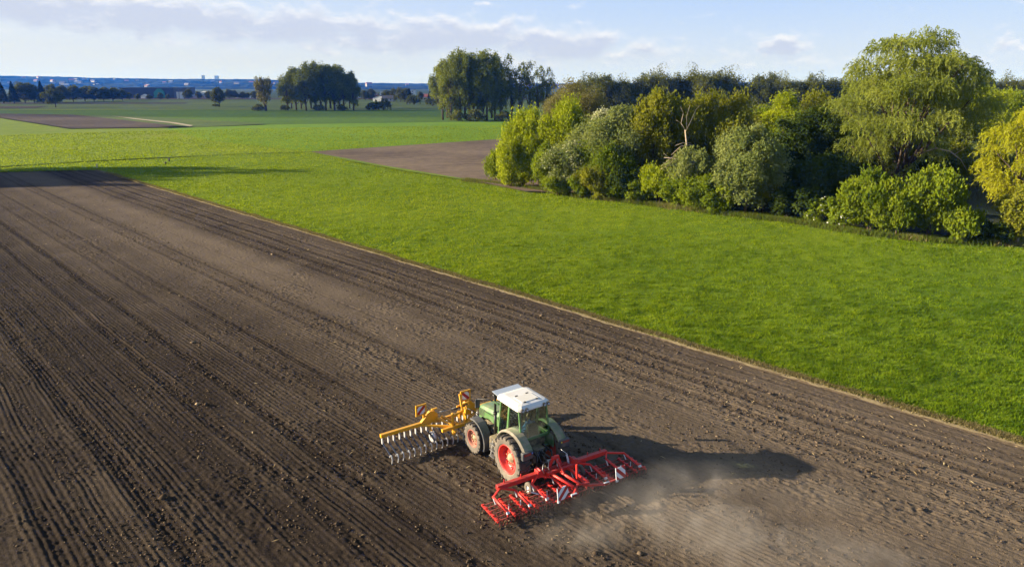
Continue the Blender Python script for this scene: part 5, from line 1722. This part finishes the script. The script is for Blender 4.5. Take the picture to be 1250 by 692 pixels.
cy2 = MB().tube([(-.05, -.28, 1.28), (.66, -.42, 1.36)], .05, 8); cy2.build('cylinder', M_black, fr)
cy3 = MB().tube([(.62, -.10, 1.18), (.16, -.2, 1.24)], .025, 8); cy3.build('cylinder_rod', M_steel, fr)
h3 = MB().tube([(.5, -.5, 1.3), (.7, -.8, 1.2), (.9, -1.1, 1.0), (1.0, -1.4, .95)], .02, 6); h3.build('hydraulic_hose', M_black, fr)
for s in (-1, 1):
    gw = MB().lathe_x([(-.08, .10), (-.085, .2), (-.05, .24), (.05, .24), (.085, .2), (.08, .10), (0.06, .001)], (s * .98, -.25, .26), 20).lathe_x([(-.06, .10), (-.06, .001)], (s * .98, -.25, .26), 20); g_o = gw.build('gauge_wheel', M_tinew, fr)
    MB().bar((s * .98, -.25, .26), (s * .98, -.02, .80), .05, .05).build('strut', M_yel, g_o)
# tines: bracket, spring arm, worn curved point; one pattern, copied
ti = empty('tine', (0, 0, 0), 0, fr)
MB().box((0, .0, .66), (.035, .10, .34)).box((.03, 0, .58), (.02, .07, .14)).build('bracket', M_tinew, ti)
MB().bar((.02, .02, .52), (.02, -.74, .30), .05, .05).build('arm', M_tine, ti)
cv = []
for k in range(9):
    a = R(150) - R(200) * k / 8
    cv.append((.02, -.68 - .0 + (-.13) * -math.cos(a) * -1, .20 + .13 * math.sin(a)))
cv = [(.02, -.66, .18), (.02, -.68, .26), (.02, -.735, .315), (.02, -.81, .315), (.02, -.865, .26), (.02, -.885, .16), (.02, -.865, .06), (.02, -.82, -.04)]
pt = MB()
for k in range(len(cv) - 1): pt.bar(cv[k], cv[k + 1], .042, .028)
pt.build('point', M_tinew, ti)
xs_ = [-3.16 + .252 * k for k in range(26)]
for i, x in enumerate(xs_):
    o_ = ti if i == 0 else copy_tree(ti, fr)
    o_.location = (x, (0.0 if i % 2 == 0 else -.04), 0)

# ------------------------------------------------------------------ loose clods, stones and straw on the field
def build_clods():
    rs = np.random.RandomState(9)
    ico = np.array([(0, 0, 1), (1, 0, 0), (0, 1, 0), (-1, 0, 0), (0, -1, 0), (0, 0, -1), (.6, .6, .5), (-.6, -.6, .5)], float)
    fc = np.array([(0, 1, 6), (1, 2, 6), (2, 0, 6), (0, 2, 3), (0, 3, 7), (3, 4, 7), (4, 0, 7), (0, 4, 1), (5, 2, 1), (5, 3, 2), (5, 4, 3), (5, 1, 4)])
    n = 420000
    u = rs.uniform(-25, 135, n); v = rs.uniform(.3, 46, n)
    X = E0.x + u * EU.x + v * EV.x; Y = E0.y + u * EU.y + v * EV.y
    clus = fbm(u * .12, v * .55, 800, 3) + .5 * vnoise(u * .5, v * 1.4, 810)
    lanes = np.zeros(n)
    for vc, hw in ((27.5, .45), (23.35, .35), (21.25, .35), (2.4, .5), (3.75, .5), (18.2, .3), (5.2, .8), (13.2, .8), (24.6, .25), (29.2, .3), (6.3, .5)):
        lanes = np.maximum(lanes, np.exp(-((v - vc) / hw) ** 2))
    prob = np.clip(.05 + .35 * np.clip(clus, 0, 1) + .55 * lanes, 0, 1) * np.clip(30.0 / np.maximum(Y, 1), .1, 1) ** 1.3 * (Y > 12)
    keep = rs.rand(n) < prob
    n_ = Vector((-FARDIR.y, FARDIR.x, 0)); n_ = n_ if n_.y > 0 else -n_
    keep &= ((X - CORNER.x) * n_.x + (Y - CORNER.y) * n_.y) < -1
    u, v, X, Y = u[keep], v[keep], X[keep], Y[keep]; n = len(u)
    h, _d = field_height(u, v)
    size = .018 + .030 * rs.rand(n) ** 2.2
    big = rs.rand(n) < .004
    size = np.where(big, rs.uniform(.05, .11, n), size)
    sc = np.stack([size * rs.uniform(.8, 1.5, n), size * rs.uniform(.8, 1.5, n), size * rs.uniform(.6, 1.0, n)], 1)
    a = rs.uniform(0, 6.28, n); ca, sa = np.cos(a), np.sin(a)
    P = ico[None] * (1 + .28 * rs.randn(n, 8, 1)) * sc[:, None]
    P = np.stack([P[..., 0] * ca[:, None] - P[..., 1] * sa[:, None], P[..., 0] * sa[:, None] + P[..., 1] * ca[:, None], P[..., 2]], -1)
    P += np.stack([X, Y, h + size * .3], 1)[:, None]
    F = (fc[None] + (np.arange(n) * 8)[:, None, None]).reshape(-1, 3)
    tint = np.repeat(np.clip(rs.rand(n) ** 1.4 * .85 + .3 * big * rs.rand(n), 0, 1), 12)
    me = np_mesh('clods', P.reshape(-1, 3), F, False, [('tint', 'FACE', tint)])
    m, t = new_mat('clod_soil')
    a_ = t.add('ShaderNodeAttribute', attribute_name='tint').outputs['Fac']
    c = t.mix(t.sstep(a_, 0, .7), (0.045, 0.032, 0.022), (0.14, 0.102, 0.066)); c = t.mix(t.sstep(a_, .84, 1), c, (0.30, 0.22, 0.13))
    bs = t.add('ShaderNodeBsdfDiffuse', {'Color': c}); finish(t, bs.outputs[0])
    o = link_mesh('clods', me, m); o['kind'] = 'stuff'
    # bits of straw
    k = 2600
    u = rs.uniform(-20, 100, k); v = np.where(rs.rand(k) < .5, rs.uniform(.2, 7, k), rs.uniform(.2, 40, k))
    X = E0.x + u * EU.x + v * EV.x; Y = E0.y + u * EU.y + v * EV.y
    ok = Y > 5; u, v, X, Y = u[ok], v[ok], X[ok], Y[ok]; k = len(u)
    h, _d = field_height(u, v)
    C = np.stack([X, Y, h + .03], 1); D = unit(rs.randn(k, 3) * (1, 1, .25))
    me = leaves_mesh('straw', C, D, unit(rs.randn(k, 3) * .5 + (0, 0, 1)), rs.uniform(.10, .3, k), rs.uniform(.02, .045, k), rs.rand(k))
    o = link_mesh('straw', me, foliage('straw_bits', (.22, .16, .08), (.36, .27, .14), (.5, .4, .22), .1)); o['kind'] = 'stuff'


build_clods()


# ------------------------------------------------------------------ grass: blades on the meadow, dry blades on the margin
def build_grass():
    rs = np.random.RandomState(33)

    def sample(n, d0, d1, p):
        r = rs.rand(n)
        D = (d0 ** (2 - p) + r * (d1 ** (2 - p) - d0 ** (2 - p))) ** (1 / (2 - p))
        a = rs.uniform(R(-52), R(52), n)
        return D * np.sin(a), D * np.cos(a), D
    X, Y, D = sample(1500000, 22, 260, 2.25)
    u, v = uv_of(X, Y)
    n_ = Vector((-FARDIR.y, FARDIR.x, 0)); n_ = n_ if n_.y > 0 else -n_
    beyond = ((X - CORNER.x) * n_.x + (Y - CORNER.y) * n_.y) > .1
    ok = (v < -.26 + .16 * vnoise(u * .35, u * 0, 41) + .10 * vnoise(u * 1.9, u * 0, 42)) | beyond
    # not on the far soil or under the thicket
    def inside(px, poly):
        q = np.array([g(*w)[:2] for w in poly]); c = np.zeros(len(X), bool); j = len(q) - 1
        for i in range(len(q)):
            c ^= ((q[i, 1] > Y) != (q[j, 1] > Y)) & (X < (q[j, 0] - q[i, 0]) * (Y - q[i, 1]) / (q[j, 1] - q[i, 1] + 1e-9) + q[i, 0]); j = i
        return c
    ok &= ~inside(0, [(379, 187), (640, 169.3), (760, 176), (760, 240), (640, 236), (566, 220.5), (470, 204.5)])
    ok &= ~inside(0, [(640, 227), (760, 239), (880, 255), (960, 262), (1060, 279), (1160, 288), (1400, 297), (1500, 200), (1000, 165), (660, 168)])
    X, Y, D = X[ok], Y[ok], D[ok]
    tall = .55 * fbm(X * 1.6, Y * 2.2, 900, 4, .65) + .25 * vnoise(X * .1, Y * .1, 910)
    dens = np.clip(.55 + .4 * tall, .2, 1)
    k = rs.rand(len(X)) < dens
    X, Y, D, tall = X[k], Y[k], D[k], tall[k]
    n = len(X)
    far_m = inside(0, [(200, 158), (330, 153.3), (560, 149.8), (700, 150.2), (700, 168), (640, 169), (378, 186.6), (250, 172)]) | inside(0, [(-400, 146), (0, 145), (85, 158.6), (205, 157.2), (250, 172), (378, 186.8), (300, 189), (130, 197), (0, 205), (-400, 214)])
    Z = np.where(far_m, np.maximum(.25, meadow_height(X, Y)), meadow_height(X, Y))
    H = (.085 + .085 * np.clip(tall, -.5, 1.3) + .04 * rs.rand(n)) * (1 + .002 * D); H = np.maximum(H, .05)
    W = .011 + .00085 * D
    a = rs.uniform(0, 6.28, n)
    side = np.stack([np.cos(a), np.sin(a), 0 * a], 1) * W[:, None]
    lean = np.stack([rs.randn(n) * .4 + .15, rs.randn(n) * .4, np.ones(n)], 1) * H[:, None]
    B = np.stack([X, Y, Z - .02], 1)
    P = np.stack([B - side, B + side, B + lean + side * .15], 1).reshape(-1, 3)
    clump = smooth01(fbm(X * .33, Y * .48, 950, 3), .45, .95)
    H = H * (1 + .7 * clump)
    tint = np.clip(.47 + .30 * fbm(X * .022, Y * .035, 930, 3) + .24 * fbm(X * .8, Y * 1.1, 940, 3) + .18 * rs.randn(n) - .30 * clump, 0, 1)
    me = np_mesh('grass', P, np.arange(3 * n).reshape(-1, 3), False, [('tint', 'FACE', tint)])
    o = link_mesh('grass', me, foliage('grass_blades', (0.062, 0.115, 0.008), (0.155, 0.228, 0.011), (0.275, 0.325, 0.020), .42)); o['kind'] = 'stuff'
    # dry margin
    n = 42000
    u = LEN_U * rs.rand(n) ** 1.6 - 6; v = -.13 + .15 * rs.randn(n) + .16 * vnoise(u * .45, u * 0, 5)
    X = E0.x + u * EU.x + v * EV.x; Y = E0.y + u * EU.y + v * EV.y
    D = np.sqrt(X * X + Y * Y)
    W = .010 + .0005 * D; H = .06 + .10 * rs.rand(n)
    a = rs.uniform(0, 6.28, n)
    side = np.stack([np.cos(a), np.sin(a), 0 * a], 1) * W[:, None]
    B = np.stack([X, Y, np.full(n, .13)], 1)
    lean = np.stack([rs.randn(n) * .6, rs.randn(n) * .6, np.ones(n)], 1) * H[:, None]
    P = np.stack([B - side, B + side, B + lean], 1).reshape(-1, 3)
    me = np_mesh('dry_grass', P, np.arange(3 * n).reshape(-1, 3), False, [('tint', 'FACE', rs.rand(n))])
    o = link_mesh('dry_grass', me, foliage('dry_blades', (.08, .068, .026), (.19, .155, .065), (.31, .255, .115), .28)); o['kind'] = 'stuff'
    # rank grass and dead stalks along the foot of the thicket
    pts = np.array([g(*q)[:2] for q in [(566, 222), (612, 227), (700, 241), (760, 248), (820, 256), (880, 264), (960, 272), (1060, 289), (1160, 298), (1330, 306)]])
    seg = np.linalg.norm(np.diff(pts, axis=0), axis=1); cs = np.concatenate([[0], np.cumsum(seg)])
    n = 26000
    s = rs.rand(n) * cs[-1]
    X = np.interp(s, cs, pts[:, 0]) + .35 * rs.randn(n); Y = np.interp(s, cs, pts[:, 1]) + .45 * rs.randn(n) + .5
    H = .2 + .45 * rs.rand(n) ** 1.5; W = np.full(n, .05); a = rs.uniform(0, 6.28, n)
    side = np.stack([np.cos(a), np.sin(a), 0 * a], 1) * W[:, None]
    B = np.stack([X, Y, meadow_height(X, Y)], 1); lean = np.stack([rs.randn(n) * .45, rs.randn(n) * .45, np.ones(n)], 1) * H[:, None]
    P = np.stack([B - side, B + side, B + lean], 1).reshape(-1, 3)
    tint = np.clip(rs.rand(n) * .6 + .4 * (vnoise(s * .25, s * 0, 5) > .35), 0, 1)
    me = np_mesh('rank_grass', P, np.arange(3 * n).reshape(-1, 3), False, [('tint', 'FACE', tint)])
    o = link_mesh('rank_grass', me, foliage('rank_blades', (.060, .10, .012), (.13, .175, .022), (.30, .24, .11), .35)); o['kind'] = 'stuff'


build_grass()


# ------------------------------------------------------------------ dust whirled up behind the harrow
def build_dust():
    m, t = new_mat('dust_cloud')
    tc = t.add('ShaderNodeTexCoord').outputs['Object']
    s = t.add('ShaderNodeSeparateXYZ', {0: tc})
    def blob(c, r, k):
        d = [t.math('DIVIDE', t.math('SUBTRACT', s.outputs[i], c[i]), r[i]) for i in range(3)]
        q = t.math('ADD', t.math('ADD', t.math('MULTIPLY', d[0], d[0]), t.math('MULTIPLY', d[1], d[1])), t.math('MULTIPLY', d[2], d[2]))
        return t.math('MULTIPLY', t.math('SUBTRACT', 1.0, t.sstep(q, 0.0, 1.0)), k)
    n = t.noise(tc, 0.6, 6, 0.6, dist=.7)
    n2 = t.noise(tc, 1.7, 4, .6)
    f = t.math('MULTIPLY', t.sstep(n, 0.40, 0.74), t.math('MULTIPLY_ADD', t.sstep(n2, .3, .75), .8, .35))
    tot = None
    for c, r, k in DUST_BLOBS:
        b = blob(c, r, k)
        tot = b if tot is None else t.math('ADD', tot, b)
    den = t.math('MULTIPLY', tot, t.math('ADD', t.math('MULTIPLY', f, 0.85), .11))
    v = t.add('ShaderNodeVolumePrincipled', {'Color': (0.85, 0.77, 0.67, 1), 'Density': den, 'Anisotropy': 0.1})
    o = t.add('ShaderNodeOutputMaterial'); t.t.links.new(v.outputs[0], o.inputs['Volume'])
    b = MB().box((4.6, -1.2, .95), (13.5, 9.4, 2.0)).build('dust', m)
    b.location = DUST_O
    b['kind'] = 'stuff'


DUST_O = Vector((2.2, 20.8, 0.0))
DUST_BLOBS = [((1.8, .3, .3), (2.4, 1.6, .9), .42), ((4.0, 1.3, .35), (2.8, 1.7, 1.0), .36), ((.2, -1.4, .15), (2.4, 1.2, .6), .45), ((4.4, -1.1, .25), (3.2, 1.7, .8), .52),
              ((7.2, -2.6, .3), (4.6, 2.0, .8), .42), ((8.0, .8, .3), (3.4, 1.8, .8), .16), ((-.5, .2, .2), (1.6, 1.2, .5), .25), ((6.4, 2.6, .3), (2.8, 1.5, .8), .16)]
build_dust()
